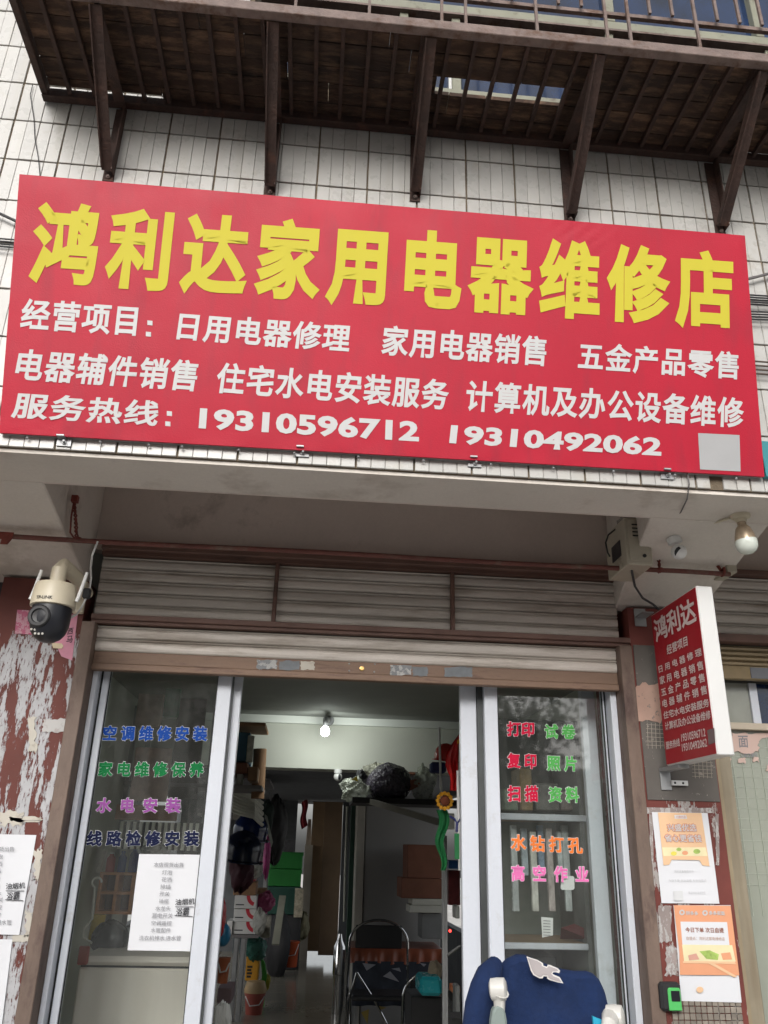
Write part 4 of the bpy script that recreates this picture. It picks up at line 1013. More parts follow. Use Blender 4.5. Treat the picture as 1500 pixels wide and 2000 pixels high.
patch(t4, [(1334, 1877), (1435, 1878), (1438, 1883), (1334, 1881)], y3 - 0.0015, PEA)
patch(t4, [(1366, 1858), (1386, 1856), (1404, 1864), (1402, 1875), (1380, 1873)], y3 - 0.0015, GRN, 'leaf_print')
patch(t4, [(1408, 1862), (1426, 1860), (1430, 1874), (1412, 1875)], y3 - 0.0015, ORA, 'fruit_print')
patch(t4, [(1344, 1866), (1360, 1862), (1366, 1874), (1346, 1876)], y3 - 0.0015, mat('salmon_print', (0.6, 0.32, 0.25), 0.55), 'fruit_print')
O = V((0, y3 - 0.001, 0)); t_ = MB(); text(t_, '拼多多', (1340, 1787), (1364, 1788), (1339, 1779), O, N_, 0.03); text(t_, '多多买菜', (1385, 1787), (1416, 1788), (1384, 1779), O, N_, 0.03)
for (cx_, cy_) in ((1332, 1782), (1377, 1783)):
    t_.add([at(cx_ + 5.5 * math.cos(k * PI / 7), cy_ + 5.5 * math.sin(k * PI / 7), y3 - 0.002) for k in range(14)] + [at(cx_ + 2.6 * math.cos(k * PI / 7), cy_ + 2.6 * math.sin(k * PI / 7), y3 - 0.002) for k in range(14)], [(k, (k + 1) % 14, (k + 1) % 14 + 14, k + 14) for k in range(14)])
t_.build('lettering', WHT, t4)
t_ = MB(); O = V((0, y3 - 0.0012, 0)); text(t_, '今日下单 次日自提', (1339, 1821), (1414, 1822), (1338, 1811), O, N_, 0.015); t_.build('lettering', mat('brown_ink', (0.28, 0.09, 0.05), 0.7), t4)
t_ = MB(); text(t_, '自提点：鸿利达家电维修店', (1341, 1836), (1416, 1837), (1340, 1829), O, N_, 0.0); t_.build('lettering', mat('pale_brown_ink', (0.5, 0.33, 0.26), 0.7), t4)
patch(t4, [(1367 + 7 * math.cos(k * PI / 6), 1933 + 6 * math.sin(k * PI / 6)) for k in range(12)], y3 - 0.0005, PEA, 'round_badge')
patch(t4, [(1392, 1880), (1440, 1907), (1434, 1909), (1384, 1882)], y3 - 0.002, PEA, 'paper_fold')
# tape measure
p = at(1311, 1940, YC - 0.03)
tm = thing('tape_measure', 'black and green tape measure clipped on the right pillar below the orange poster', 'tape measure', (p.x, YC, p.z - 0.04))
x0, x1, z0, z1 = rect(1291, 1919, 1332, 1976, YC - 0.03)
MB().box(x0, x1, YC - 0.032, YC - 0.0005, z0, z1).build('case', BLKM, tm, bev=0.008)
GRL = mat('green_plastic', (0.09, 0.50, 0.13), 0.4, var=0.04)
fr_ = MB(); xa, xb, za, zb_ = rect(1305, 1929, 1330, 1974, YC - 0.034)
fr_.prism([(xa + .004, YC - 0.033, zb_), (xb - 0.003, YC - 0.033, zb_), (xb, YC - 0.033, zb_ - 0.006), (xb, YC - 0.033, za), (xa, YC - 0.033, za), (xa, YC - 0.033, zb_ - 0.006)], (0, -0.004, 0)); fr_.build('front_panel', GRL, tm, bev=0.002)
MB().box(xa + 0.009, xb - 0.004, YC - 0.040, YC - 0.0375, zb_ - 0.036, zb_ - 0.008).build('window', BLK, tm, bev=0.004)

# ================================================================== SLIDING DOORS
def X(px, py, Y=YD): return at(px, py, Y).x
ZT = 2.20
jl = thing('door_frame', 'white aluminium frame of the shop doors between the brown guide rails', 'door frame', (0.15, YD, 0))
xj0 = -0.7515; xj1 = X(201, 1312); xk0 = X(1180, 1357); xk1 = 1.0815
MB().box(xj0, xj1, YD - 0.06, YD + 0.05, 0, ZT).build('left_jamb', ALU, jl, bev=0.002)
MB().box(xj1 + 0.0005, xj1 + 0.006, YD - 0.01, YD + 0.02, 0, ZT).build('gap_strip', DARKGAP, jl)  # near-black strip stands in for the shaded gap beside the leaf
MB().box(xk0, xk1, YD - 0.06, YD + 0.05, 0, ZT).build('right_jamb', ALU, jl, bev=0.002)
MB().box(xk0 - 0.0075, xk0 - 0.0005, YD - 0.005, YD + 0.02, 0, ZT).build('gap_strip', DARKGAP, jl)  # dark strip painted in for the shadow gap at the right jamb
MB().box(xj0, xk1, YD - 0.03, YD + 0.05, ZT + 0.001, ZT + 0.06).build('head', ALU, jl)
def leaf(xs0, xs1, xe0, xe1, label, Y=YD):
    t = thing('sliding_door', label, 'door', ((xs0 + xe1) / 2, Y, 0))
    MB().box(xs0, xs1, Y - 0.015, Y + 0.02, 0.03, ZT - 0.01).build('stile', ALU, t, bev=0.002)
    MB().box(xe0, xe1, Y - 0.015, Y + 0.02, 0.03, ZT - 0.01).build('stile', ALU, t, bev=0.002)
    MB().box(xs1 + 0.0005, xe0 - 0.0005, Y - 0.015, Y + 0.02, 0.03, 0.11).build('bottom_rail', ALU, t)
    MB().box(xs1 + 0.0005, xe0 - 0.0005, Y - 0.015, Y + 0.02, ZT - 0.04, ZT - 0.01).build('top_rail', ALU, t)
    g = MB().add([(xs1 + 0.0005, Y, 0.11), (xe0 - 0.0005, Y, 0.11), (xe0 - 0.0005, Y, ZT - 0.04), (xs1 + 0.0005, Y, ZT - 0.04)], [(0, 1, 2, 3)]).build('pane', GLASS, t)
    sl = MB().box(xs1 + 0.0003, xs1 + 0.003, Y - 0.008, Y - 0.002, 0.11, ZT - 0.04).box(xe0 - 0.003, xe0 - 0.0003, Y - 0.008, Y - 0.002, 0.11, ZT - 0.04)
    sl.build('gasket', DARKGAP, t)
    return t, g
xa0, xa1 = xj1 + 0.007, X(216.5, 1320)
d1, g1 = leaf(xa0, xa1, X(427, 1330), X(454, 1330), 'left sliding door leaf with blue, green and purple lettering')
MB().box(X(455, 1330) , X(473.5, 1321), YD + 0.022, YD + 0.06, 0.03, ZT - 0.01).build('inner_stile', ALU, d1, bev=0.002)
MB().box(X(454, 1330) + 0.0005, X(455, 1330) + 0.004, YD, YD + 0.021, 0.03, ZT - 0.01).build('gasket', ALUG, d1)
d2, g2 = leaf(X(943.5, 1345), X(969, 1345), X(1180, 1357) - 0.012, X(1180, 1357) - 0.008, 'right sliding door leaf with red, green, orange and pink lettering')
MB().box(X(900.5, 1340), X(932, 1340), YD + 0.022, YD + 0.05, 0.03, ZT - 0.01).build('inner_stile', ALU, d2, bev=0.002)
MB().box(X(932.5, 1340), X(943, 1345), YD + 0.012, YD + 0.03, 0.03, ZT - 0.01).build('stile_gap_fill', mat('gap_grey', (0.05, 0.055, 0.055), 0.5, var=0.3, vs=8), d2)  # dark fill in place of the shaded gap between the stiles
MB().box(X(1134, 1365, YD + 0.12), X(1161, 1365, YD + 0.12), YD + 0.12, YD + 0.15, 0.03, ZT - 0.01).build('jamb_reflection', ALU, d2, bev=0.002)  # white upright added to imitate the jamb's reflection in the pane
O = V((0, YD - 0.002, 0))
OUT = mat('white_sticker_edge', (0.72, 0.73, 0.74), 0.5)
def sticker(pane, lines, col, nm):
    m1 = MB(); m2 = MB()
    for s, BL, BR, TL in lines:
        text(m1, s, BL, BR, TL, O, N_, 0.060, 0.0, base=0.04); text(m2, s, BL, BR, TL, O, N_, 0.042, 0.0012)
    a_ = m1.build('lettering_outline', OUT, pane); b_ = m2.build('lettering', mat(nm, col, 0.6, var=0.03, spec=0.15), pane)
sticker(g1, [('空 调 维 修 安 装', (200, 1447), (404, 1448), (203, 1417))], (0.004, 0.055, 0.30), 'blue_vinyl')
sticker(g1, [('家 电 维 修 保 养', (191, 1517), (397, 1518), (194, 1487))], (0.003, 0.15, 0.04), 'green_vinyl')
sticker(g1, [('水  电  安  装', (187, 1588), (352, 1588), (190, 1558))], (0.26, 0.07, 0.28), 'purple_vinyl')
sticker(g1, [('线 路 检 修 安 装', (168, 1653), (388, 1653), (171, 1622))], (0.004, 0.008, 0.04), 'navy_vinyl')
RV = (0.52, 0.008, 0.045); GV = (0.09, 0.38, 0.09)
sticker(g2, [('打印', (990, 1438), (1043.6, 1439), (990, 1409)), ('复 印', (991, 1500), (1048, 1502), (990.5, 1470)), ('扫 描', (991.5, 1566), (1051.5, 1566), (991, 1534))], RV, 'red_vinyl')
sticker(g2, [('试 卷', (1064, 1443), (1124, 1444), (1063.5, 1414)), ('照 片', (1068.5, 1505), (1127, 1507), (1068, 1475)), ('资 料', (1072, 1567), (1131, 1568), (1071.5, 1536))], GV, 'light_green_vinyl')
sticker(g2, [('水 钻 打 孔', (998, 1661), (1139, 1668), (997.5, 1629))], (0.75, 0.19, 0.04), 'orange_vinyl')
sticker(g2, [('高  空  作  业', (999, 1721), (1150, 1724), (998.5, 1689))], (0.72, 0.17, 0.42), 'pink_vinyl')
# small glued things on the right pane
MB().prism([at(x, y, YD + 0.004) for x, y in ((1097, 1711), (1119, 1711), (1122, 1714), (1122, 1735), (1119, 1738), (1098, 1738), (1095, 1735))], (0, 0.002, 0)).build('white_sticker', WPL, g2)
tg = MB().add([at(x, y, YD + 0.003) for x, y in ((1057, 1791), (1080, 1793), (1080, 1827), (1059, 1831))], [(0, 1, 2, 3)]).build('ruled_label', WPL, g2)
t_ = MB()
for k in range(6): t_.bar(at(1061, 1798 + 5.6 * k, YD + 0.0015), at(1075, 1799 + 5.6 * k, YD + 0.0015), 0.0022, 0.001)
t_.build('ruled_line', INKB, g2)

# ================================================================== THINGS IN THE SHOP
def bx(x0, y0, x1, y1, Y, D): a, b, c, d = rect(x0, y0, x1, y1, Y); return a, b, Y, Y + D, c, d
def boxt(name, x0, y0, x1, y1, Y, D, m, label, cat, bev=0.004, group=None):
    return single(MB().box(*bx(x0, y0, x1, y1, Y, D)), name, m, label, cat, group, bev=bev)
# lamp
pb_ = at(635, 1428, YB - 0.3)
lb = thing('light_bulb', 'glowing bulb on the cornice inside the shop', 'light bulb', (pb_.x, YB - 0.3, pb_.z))
MB().lathe([(0, -0.030), (0.014, -0.027), (0.024, -0.016), (0.027, 0.0), (0.024, 0.014), (0.016, 0.022), (0.014, 0.026)], pb_, (0, 0, 1), 20).build('globe', emit_mat('lamp_glow', (0.95, 1.0, 0.96), 16), lb, smooth=True)
MB().tube([pb_ + V((0, 0, 0.0265)), pb_ + V((0, 0, 0.051)), pb_ + V((0.008, 0.02, 0.075)), V((pb_.x + 0.02, YB - 0.06, ZC - 0.03))], 0.015, 10).build('lamp_holder', STEEL, lb, smooth=True)
MB().lathe([(0.035, 0), (0.03, 0.012)], (pb_.x + 0.022, YB - 0.051, ZC - 0.022), (0, -1, 0), 16).build('mounting_plate', STEEL, lb)
ld = bpy.data.lights.new('bulb_light', 'SPOT'); ld.spot_size = math.radians(178); ld.spot_blend = 0.5; ld.energy = 4.6; ld.color = (0.95, 1.0, 0.95); ld.shadow_soft_size = 0.035
lo = bpy.data.objects.new('bulb_light', ld); COL.objects.link(lo); lo.parent = lb; lo.location = (0, -0.06, -0.03); lo.rotation_euler = (math.radians(62), 0, 0)

# left rack with goods
YR = 9.4
rx0, rx1, _, _ = rect(430, 1820, 505, 1830, YR)
rack = thing('shelf_rack', 'steel slotted shelf rack along the left side of the shop', 'shelf', (rx0, YR, 0))
zs = [at(480, 1825, YR).z, at(480, 1590, YR).z, at(490, 1520, YR).z]
for z in zs: MB().box(rx0 - 0.35, rx1, YR - 0.02, YR + 1.4, z - 0.03, z - 0.001).build('shelf', mat('rack_shelf', (0.16, 0.15, 0.15), 0.6), rack)
for (px) in (458, 472):
    x = at(px, 1900, YR - 0.03).x
    MB().box(x - 0.028, x + 0.028, YR - 0.06, YR - 0.021, 0, zs[0] - 0.031).box(x - 0.014, x + 0.014, YR - 0.07, YR - 0.0605, 0, zs[0] - 0.031).build('upright', STEEL, rack)
for x_, y_p in ((rx0 - 0.3, YR + 1.36), (rx1 - 0.05, YR + 1.36), (rx0 - 0.3, YR)):
    MB().box(x_, x_ + 0.04, y_p, y_p + 0.035, 0, 2.25).build('upright', STEEL, rack)
boxt('cardboard_box', 456, 1722, 500, 1748.5, YR, 0.35, CARD, 'brown cardboard box on top of the three white cartons', 'box')
RARC = mat('red_print', (0.55, 0.03, 0.05), 0.6)
for k, (y0_, y1_) in enumerate(((1749, 1774.5), (1775, 1799.5), (1800, 1824.5))):
    xs_ = [(458, 501), (456.5, 499.5), (455, 500)][k]
    lab = ['uppermost', 'middle', 'lowest'][k]
    B = bx(xs_[0], y0_, xs_[1], y1_, YR + 0.02 * (k == 1), 0.33)
    t = thing('carton', lab + ' white carton with red arc, in the stack on the left rack', 'carton', (B[0], B[2], B[4]), 'white cartons stacked on the rack')
    MB().box(*B).build('carton_body', WPL, t, bev=0.003)
    cxr = B[1] - 0.005; czr = B[5] - 0.0; R1, R2 = 0.10, 0.065; a0, a1 = PI, PI * 1.42
    arc = [(cxr + R1 * math.cos(a0 + (a1 - a0) * i / 8), B[2] - 0.002, czr + R1 * math.sin(a0 + (a1 - a0) * i / 8)) for i in range(9)] + [(cxr + R2 * math.cos(a1 + (a0 - a1) * i / 8), B[2] - 0.002, czr + R2 * math.sin(a1 + (a0 - a1) * i / 8)) for i in range(9)]
    arc = [(min(p[0], B[1]), p[1], max(p[2], B[4])) for p in arc]
    MB().add(arc, [(i, i + 1, 16 - i, 17 - i) for i in range(8)]).build('red_arc', RARC, t)
    MB().box(B[0] + 0.015, B[0] + 0.10, B[2] - 0.002, B[2] - 0.0005, B[4] + 0.03, B[4] + 0.04).build('print_line', INKB, t)
boxt('carton', 443, 1798, 454, 1825, YR - 0.03, 0.3, WPL, 'small plain white carton left of the white carton stack', 'carton')
PKBAG = plastic_film('pink_film', (0.55, 0.10, 0.25), 0.9, 0.25)
def bag(px, py, Y, rx, ry, m, label, seed, D=None, lum=0.2, cat='bag', n=40):
    c = at(px, py, Y); s = (at(px + 1, py, Y).x - at(px, py, Y).x)
    return single(MB().ball(c, (rx * s, (D or rx * s), ry * s), n, lum, seed), 'bag', m, label, cat, smooth=True)
bag(518, 1762, YR + 0.3, 18, 18, PKBAG, 'pink plastic bag right of the white cartons', 2, 0.1)
bag(507, 1800, YR - 0.05, 13, 22, plastic_film('clear_film_b', (0.6, 0.6, 0.55), 0.5), 'clear plastic bag hanging right of the white cartons', 4, 0.06)
bag(430, 1790, 6.0, 11, 32, PKBAG if 0 else mat('red_bag', (0.55, 0.02, 0.03), 0.35, var=0.2), 'red plastic bag beside the left door stile', 5, 0.05)
bag(498, 1690, 8.6, 20, 22, plastic_film('clear_film_c', (0.5, 0.52, 0.46), 0.6), 'dim clear bag of goods hanging under the blue helmets', 6, 0.08)
BLU = mat('glossy_blue', (0.006, 0.016, 0.075), 0.12, var=0.2)
def helmet(px, py, Y, r, m, label, cat='helmet'):
    c = at(px, py, Y); t = thing('helmet', label, cat, c)
    MB().lathe([(r * 1.0, -r * 0.45), (r * 1.03, 0), (r * 0.95, r * 0.35), (r * 0.75, r * 0.66), (r * 0.42, r * 0.9), (0.001, r)], c, (0.1, -0.1, 1), 22).build('shell', m, t, smooth=True)
    MB().lathe([(r * 1.02, -r * 0.52), (r * 1.2, -r * 0.56), (r * 1.2, -r * 0.5), (r * 1.02, -r * 0.44)], c, (0.1, -0.1, 1), 22).build('brim', m, t, smooth=True)
    return t
helmet(490, 1620, 7.8, 0.15, BLU, 'large glossy navy blue helmet hanging over the left rack')
helmet(474, 1660, 7.6, 0.16, mat('dark_navy', (0.006, 0.010, 0.03), 0.2), 'darker navy helmet hanging below the blue one')
bag(472, 1700, 7.7, 24, 38, mat('maroon_cloth', (0.06, 0.012, 0.022), 0.7), 'dark maroon bag hanging below the helmets', 9, 0.1)
bag(521, 1675, 8.2, 7, 35, mat('magenta_bag', (0.42, 0.03, 0.20), 0.35), 'magenta plastic bag hanging right of the helmets', 10, 0.04)
wh = mat('off_white_pipe', (0.60, 0.60, 0.53), 0.5)
m_ = MB()
for k in range(8):
    o_ = k * 7
    m_.tube([at(440, 1528 + o_, 7.2 + k * 0.02), at(468, 1545 + o_ * 0.9, 7.2 + k * 0.02), at(495, 1556 + o_ * 0.8, 7.3), at(512, 1568 + o_ * 0.8 + (k % 2) * 4, 7.5)], 0.016, 7)
single(m_, 'pipe_bundle', wh, 'bundle of bent white plastic pipes above the helmets', 'pipes', smooth=True)
boxt('carton', 449, 1430, 487, 1488, 4.75, 0.3, mat('teal_carton', (0.05, 0.13, 0.19), 0.6, var=0.2), 'blue grey carton high on the left rack under the board', 'carton')
boxt('carton', 482, 1436, 495, 1489, 4.72, 0.02, mat('labelled_carton', (0.42, 0.42, 0.36), 0.6, var=0.3, vs=30), 'pale printed panel at the right side of the blue grey carton', 'panel')
boxt('board', 440, 1410, 519, 1417, 4.7, 0.4, CARD, 'brown board lying across the top of the left rack', 'board')
c = at(508, 1463, 4.95); c2 = at(503, 1560, 4.95)
single(MB().tube([c, c2], [0.038, 0.037], 18), 'cardboard_tube', CARD, 'upright brown cardboard tube beside the left rack', 'tube', smooth=True)
boxt('cardboard_box', 450, 1489, 483, 1510, 4.7, 0.35, CARDD, 'flat dark box below the blue grey carton', 'box')
boxt('cardboard_box', 484, 1497, 503, 1525, 4.7, 0.2, CARD, 'open brown cardboard box leaning by the cardboard tube', 'box')
boxt('jar', 462, 1511, 474, 1534, 4.75, 0.08, wh, 'grey white canister under the dark flat box', 'canister')
xq = at(520, 1420, 4.7).x
wr = thing('wall_rack', 'narrow rack against the left shop wall carrying board and cartons', 'rack', (-0.98, 4.7, 0))
zq = at(470, 1534, 4.75).z
MB().box(-0.98, xq, 4.68, 5.12, zq - 0.02, zq - 0.001).build('shelf', mat('rack_shelf', (0.16, 0.15, 0.15), 0.6), wr)
for x_ in (-0.98, xq - 0.30):
    for y_2 in (4.7, 5.12): MB().box(x_, x_ + 0.025, y_2, y_2 + 0.025, 0, 2.3).build('upright', STEEL, wr)
for i, (a_, b_, c_, d_, Y_, cl, nm, lab) in enumerate((
        (456, 1568, 486, 1600, 8.4, (0.32, 0.30, 0.26), 'cardboard_box', 'pale box tucked under the bent white pipes'),
        (470, 1700, 500, 1721, 9.35, (0.30, 0.05, 0.05), 'cardboard_box', 'dull red box above the brown cardboard box on the rack'),
        (501, 1735, 520, 1770, 9.9, (0.24, 0.15, 0.08), 'cardboard_box', 'small brown carton between white cartons and pink bag'),
        (502, 1640, 520, 1665, 10.2, (0.12, 0.13, 0.13), 'cardboard_box', 'grey carton deep behind the blue helmets'),
        (524, 1560, 548, 1600, 11.5, (0.10, 0.08, 0.07), 'cardboard_box', 'dim carton high on the left before the rear room'),
        (455, 1830, 478, 1862, 10.2, (0.16, 0.22, 0.25), 'storage_box', 'blue grey box on the floor level behind the rack leg'),
        (512, 1790, 528, 1832, 10.6, (0.25, 0.24, 0.2), 'carton', 'off white carton behind the green bag'),
        (556, 1640, 574, 1664, 12.8, (0.05, 0.05, 0.055), 'carton', 'black box standing on the bright green crates'),
        (575, 1735, 592, 1792, 12.9, (0.30, 0.27, 0.2), 'carton', 'tall cream packet leaning right of the dark green crate'))):
    boxt(nm, a_, b_, c_, d_, Y_, 0.2, mat('clutter_%d' % i, cl, 0.6, var=0.5, vs=22), lab, 'box')
# floor level left
YBk = 9.7
def bucket(px, py0, py1, w, Y, m, label, lid=None, base=True):
    s = at(px + 1, py1, Y).x - at(px, py1, Y).x; p = at(px, py1, Y); z1 = at(px, py0, Y).z; z0 = p.z if not base else max(0.0, p.z)
    t = thing('bucket', label, 'bucket', (p.x, Y, z0)); r = w * s / 2
    MB().lathe([(r * 0.82, 0), (r, (z1 - z0) * 0.9), (r * 1.05, (z1 - z0) * 0.92), (r * 1.05, z1 - z0), (r * 0.95, z1 - z0)], (p.x, Y, z0), (0, 0, 1), 22).build('pail', m, t, smooth=True)
    if lid: MB().lathe([(r * 1.1, 0), (r * 1.12, 0.03), (r * 0.9, 0.10), (0.01, 0.11)], (p.x, Y, z1), (0, 0, 1), 22).build('lid', lid, t, smooth=True)
    MB().tube([(p.x - r * 0.9, Y - r * 0.5, z1 - 0.03), (p.x - r * 0.4, Y - r * 1.1, z0 + (z1 - z0) * .45), (p.x + r * 0.5, Y - r * 1.1, z0 + (z1 - z0) * .5), (p.x + r * 0.95, Y - r * .4, z1 - 0.03)], 0.006, 6).build('handle', WPL, t, smooth=True)
    return t
bucket(495, 1938, 1985, 40, 9.75, mat('pink_pail', (0.36, 0.09, 0.07), 0.4), 'dull pink bucket with beige lid on the floor by the rack', mat('beige_lid', (0.50, 0.36, 0.20), 0.5))
B = bx(480, 1864, 505, 1916, 9.8, 0.3)
t = thing('oil_can', 'yellow square can with black print standing on the bucket', 'can', (B[0], 9.8, B[4]))
MB().box(*B).build('can_body', mat('yellow_can', (0.55, 0.27, 0.02), 0.4), t, bev=0.01)
t_ = MB(); 
for k in range(4): t_.box(B[0] + 0.015, B[0] + 0.06 + 0.01 * (k % 2), 9.797, 9.799, B[4] + 0.03 + k * 0.03, B[4] + 0.05 + k * 0.03)
t_.build('print_mark', INKB, t)
bag(498, 1852, 9.7, 24, 20, plastic_film('teal_film', (0.05, 0.22, 0.17), 0.85), 'dark teal plastic bag below the shelf edge', 12, 0.1)
GB = mat('bright_green_bag', (0.05, 0.45, 0.06), 0.4)
single(MB().prism([at(x, y, 10.0) for x, y in ((508, 1865), (517, 1880), (521, 1905), (518, 1930), (516, 1965), (510, 1975), (506, 1940), (512, 1905))], (0, 0.05, 0)), 'bag', GB, 'bright green plastic strip bag standing beside the buckets', 'bag')
bag(522, 1918, 10.1, 6, 13, mat('yellow_bag', (0.42, 0.36, 0.03), 0.5), 'small yellow bag behind the green bag', 14, 0.06)
bucket(434, 1870, 1920, 24, 6.2, mat('terracotta_pail', (0.42, 0.12, 0.05), 0.5), 'terracotta orange jug beside the left door stile', None, False)
m_ = MB()
for k in range(4): m_.tube([at(421 + k * 5, 2010, 5.0), at(424 + k * 5, 1968 - k * 3, 5.0), at(433 + k * 4, 1955 + k * 3, 5.02), at(443 + k * 2, 1990, 5.0), at(446, 2012, 5.0)], 0.011, 7)
single(m_, 'cable_coil', WPL, 'looped white cable coil at the bottom left of the doorway', 'cable', smooth=True)
boxt('cardboard_box', 424, 1930, 452, 1960, 6.4, 0.3, mat('mauve_box', (0.22, 0.15, 0.16), 0.7), 'mauve grey carton on the floor behind the cable coil', 'box')
c = at(436, 1826, 6.1); single(MB().ball(c, (0.05, 0.05, 0.07), 16), 'balloon_toy', mat('sky_blue_plastic', (0.03, 0.22, 0.42), 0.3), 'blue plastic ball below the red bag', 'ball', smooth=True)
# dark stored goods behind, green crates, leaning boards
GC = mat('green_crate', (0.006, 0.16, 0.02), 0.5, var=0.1)
YGc = 13.0
def crate(x0, y0, x1, y1, Y, m, label):
    B = bx(x0, y0, x1, y1, Y, 0.5); t = thing('crate', label, 'crate', (B[0], Y, B[4]))
    MB().box(*B).build('crate_body', m, t, bev=0.008)
    MB().box(B[0] - 0.01, B[1] + 0.01, Y - 0.012, Y - 0.0005, B[5] - 0.05, B[5]).build('crate_rim', m, t)
    for k in range(4):
        x = B[0] + (B[1] - B[0]) * (k + 0.5) / 4; MB().box(x - 0.01, x + 0.01, Y - 0.01, Y - 0.0005, B[4], B[5] - 0.051).build('crate_rib', m, t)
    return t
crate(528, 1664, 591, 1697, YGc, GC, 'bright green plastic crate, top of the stack by the rear doorway')
crate(524, 1698, 588, 1731, YGc, GC, 'bright green plastic crate, second in the stack by the rear doorway')
DG = mat('dark_green_crate', (0.004, 0.05, 0.035), 0.5, var=0.1)
crate(522, 1732, 586, 1786, YGc, DG, 'dark green plastic crate below the bright green ones')
single(MB().box(at(520, 1800, 13).x, at(588, 1800, 13).x, 13.0, 13.5, 0, at(550, 1787, 13).z), 'cabinet', BLKM, 'black cabinet carrying the green crates', 'cabinet', bev=0.01)
boxt('door_panel', 604, 1566, 640, 1858, 14.2, 0.05, mat('brown_door', (0.16, 0.10, 0.05), 0.6, var=0.1), 'tall brown wooden door leaf standing open at the rear', 'door')
boxt('door_panel', 628, 1566, 664, 1866, 13.6, 0.05, mat('brown_door_b', (0.12, 0.075, 0.04), 0.6, var=0.1), 'darker brown panel in front of the rear doorway', 'panel')
single(MB().prism([at(x, y, 14.6) for x, y in ((602, 1600), (608, 1600), (608, 1780), (590, 1830), (592, 1720), (598, 1640))], (0, 0.04, 0)), 'curtain', mat('pale_curtain', (0.34, 0.28, 0.22), 0.8), 'pale curtain hanging at the left of the rear door', 'curtain')
single(MB().grid(lambda u, v: at(588 + 12 * u + 2 * math.sin(v * 7), 1568 + 52 * v - 8 * u, 14.5) + V((0, 0.03 * math.sin(u * 9), 0)), 6, 10), 'cloth', mat('red_cloth', (0.30, 0.03, 0.04), 0.8), 'red cloth hanging in the bright rear opening', 'cloth', smooth=True)
single(MB().box(at(590, 1750, 14).x, at(606, 1750, 14).x, 14.0, 14.3, 0, at(600, 1650, 14).z), 'partition', mat('cream_partition', (0.32, 0.29, 0.24), 0.7), 'cream partition edge left of the brown door', 'partition')
bucket(567, 1838, 1888, 30, 12.6, mat('orange_pail', (0.42, 0.07, 0.02), 0.45), 'orange bucket on the floor in front of the crates', None)
bag(590, 1808, 13.2, 14, 24, mat('olive_sack', (0.16, 0.15, 0.09), 0.8), 'olive sack with rope handles left of the brown door', 17, 0.15)
single(MB().bar(at(552, 1750, 12.2), at(538, 1845, 11.6), 0.09, 0.02), 'board', mat('grey_board', (0.24, 0.24, 0.19), 0.7), 'pale board leaning beside the orange bucket', 'board')
bag(545, 1850, 12.4, 22, 62, BLKM, 'big black sack standing behind the pale board', 18, 0.2, 0.1)
bag(538, 1620, 10.5, 22, 60, BLKM, 'black coat hanging above the green crates', 19, 0.2, 0.12, 'coat')
bag(520, 1600, 9.0, 14, 34, mat('dark_green_cloth', (0.02, 0.035, 0.03), 0.8), 'dark green jacket hanging right of the pipes', 20, 0.12, 0.14, 'jacket')
single(MB().prism([at(x, y, 8.8) for x, y in ((517, 1590), (522, 1594), (533, 1645), (530, 1655), (518, 1640))], (0, 0.02, 0)), 'cloth', mat('grey_cloth', (0.22, 0.24, 0.21), 0.8), 'pale grey cloth hanging right of the helmets', 'cloth')
# tall silver cylinder, right of the corridor
c = at(661, 1900, 9.8)
single(MB().lathe([(0.055, 0), (0.055, 0.35), (0.065, 0.36), (0.062, 0.62), (0.03, 0.68), (0.02, 0.74)], (c.x, 9.8, 0), (0, 0, 1), 20), 'water_pipe', CHROME, 'shiny metal cylinder standing left of the table', 'cylinder', smooth=True)
m_ = MB(); m_.tube([at(678, 1575, 9.3), at(676, 1640, 9.3), at(674, 1700, 9.3), at(672, 1800, 9.3)], 0.012, 8)
single(m_, 'curtain_rod', wh, 'thin white pole upright left of the grey refrigerator', 'pole', smooth=True)
boxt('banner_roll', 681, 1570, 692, 1860, 9.2, 0.12, mat('dark_green_roll', (0.012, 0.045, 0.03), 0.5), 'dark green roll standing beside the refrigerator', 'roll')
# refrigerator
B = bx(694, 1568, 860, 1840, 8.9, 0.6)
fr_ = thing('refrigerator', 'tall grey refrigerator or cabinet behind the table', 'refrigerator', (B[0], 8.9, 0))
MB().box(B[0] + 0.085, B[1], 8.9, 9.5, 0, B[5]).build('cabinet_body', mat('grey_steel_door', (0.28, 0.28, 0.275), 0.45, var=0.08, vs=2), fr_, bev=0.01)
MB().box(B[0], B[0] + 0.08, 8.88, 9.5, 0, B[5]).build('side_panel', mat('pale_side', (0.42, 0.40, 0.35), 0.6), fr_, bev=0.006)
# hanging shelf over it
zsh = at(780, 1562, 5.0).z
hsf = thing('overhead_shelf', 'dark overhead shelf holding bags above the refrigerator', 'shelf', (at(780, 1560, 5.0).x, 5.0, zsh))
MB().box(at(688, 1560, 4.9).x, 1.28, 4.86, 5.22, zsh - 0.03, zsh).build('shelf_board', BLKM, hsf)
MB().bar(at(716, 1563, 4.9), at(858, 1606, 4.5), 0.03).build('shelf_strut', mat('dull_bar', (0.2, 0.19, 0.17), 0.5), hsf)
MB().bar(V((1.2, 5.1, zsh)), V((1.2, 5.1, 2.3)), 0.03).build('hanger_bar', BLKM, hsf)
bag(760, 1530, 5.0, 44, 37, plastic_film('dark_film', (0.05, 0.042, 0.06), 1.0, 0.16), 'big dark glossy plastic bag on the overhead shelf', 23, 0.13, 0.055, n=56)
bag(692, 1542, 4.95, 27, 20, plastic_film('clear_film_d', (0.55, 0.58, 0.5), 0.55), 'clear crumpled bag at the left end of the overhead shelf', 24, 0.07, 0.3, n=48)
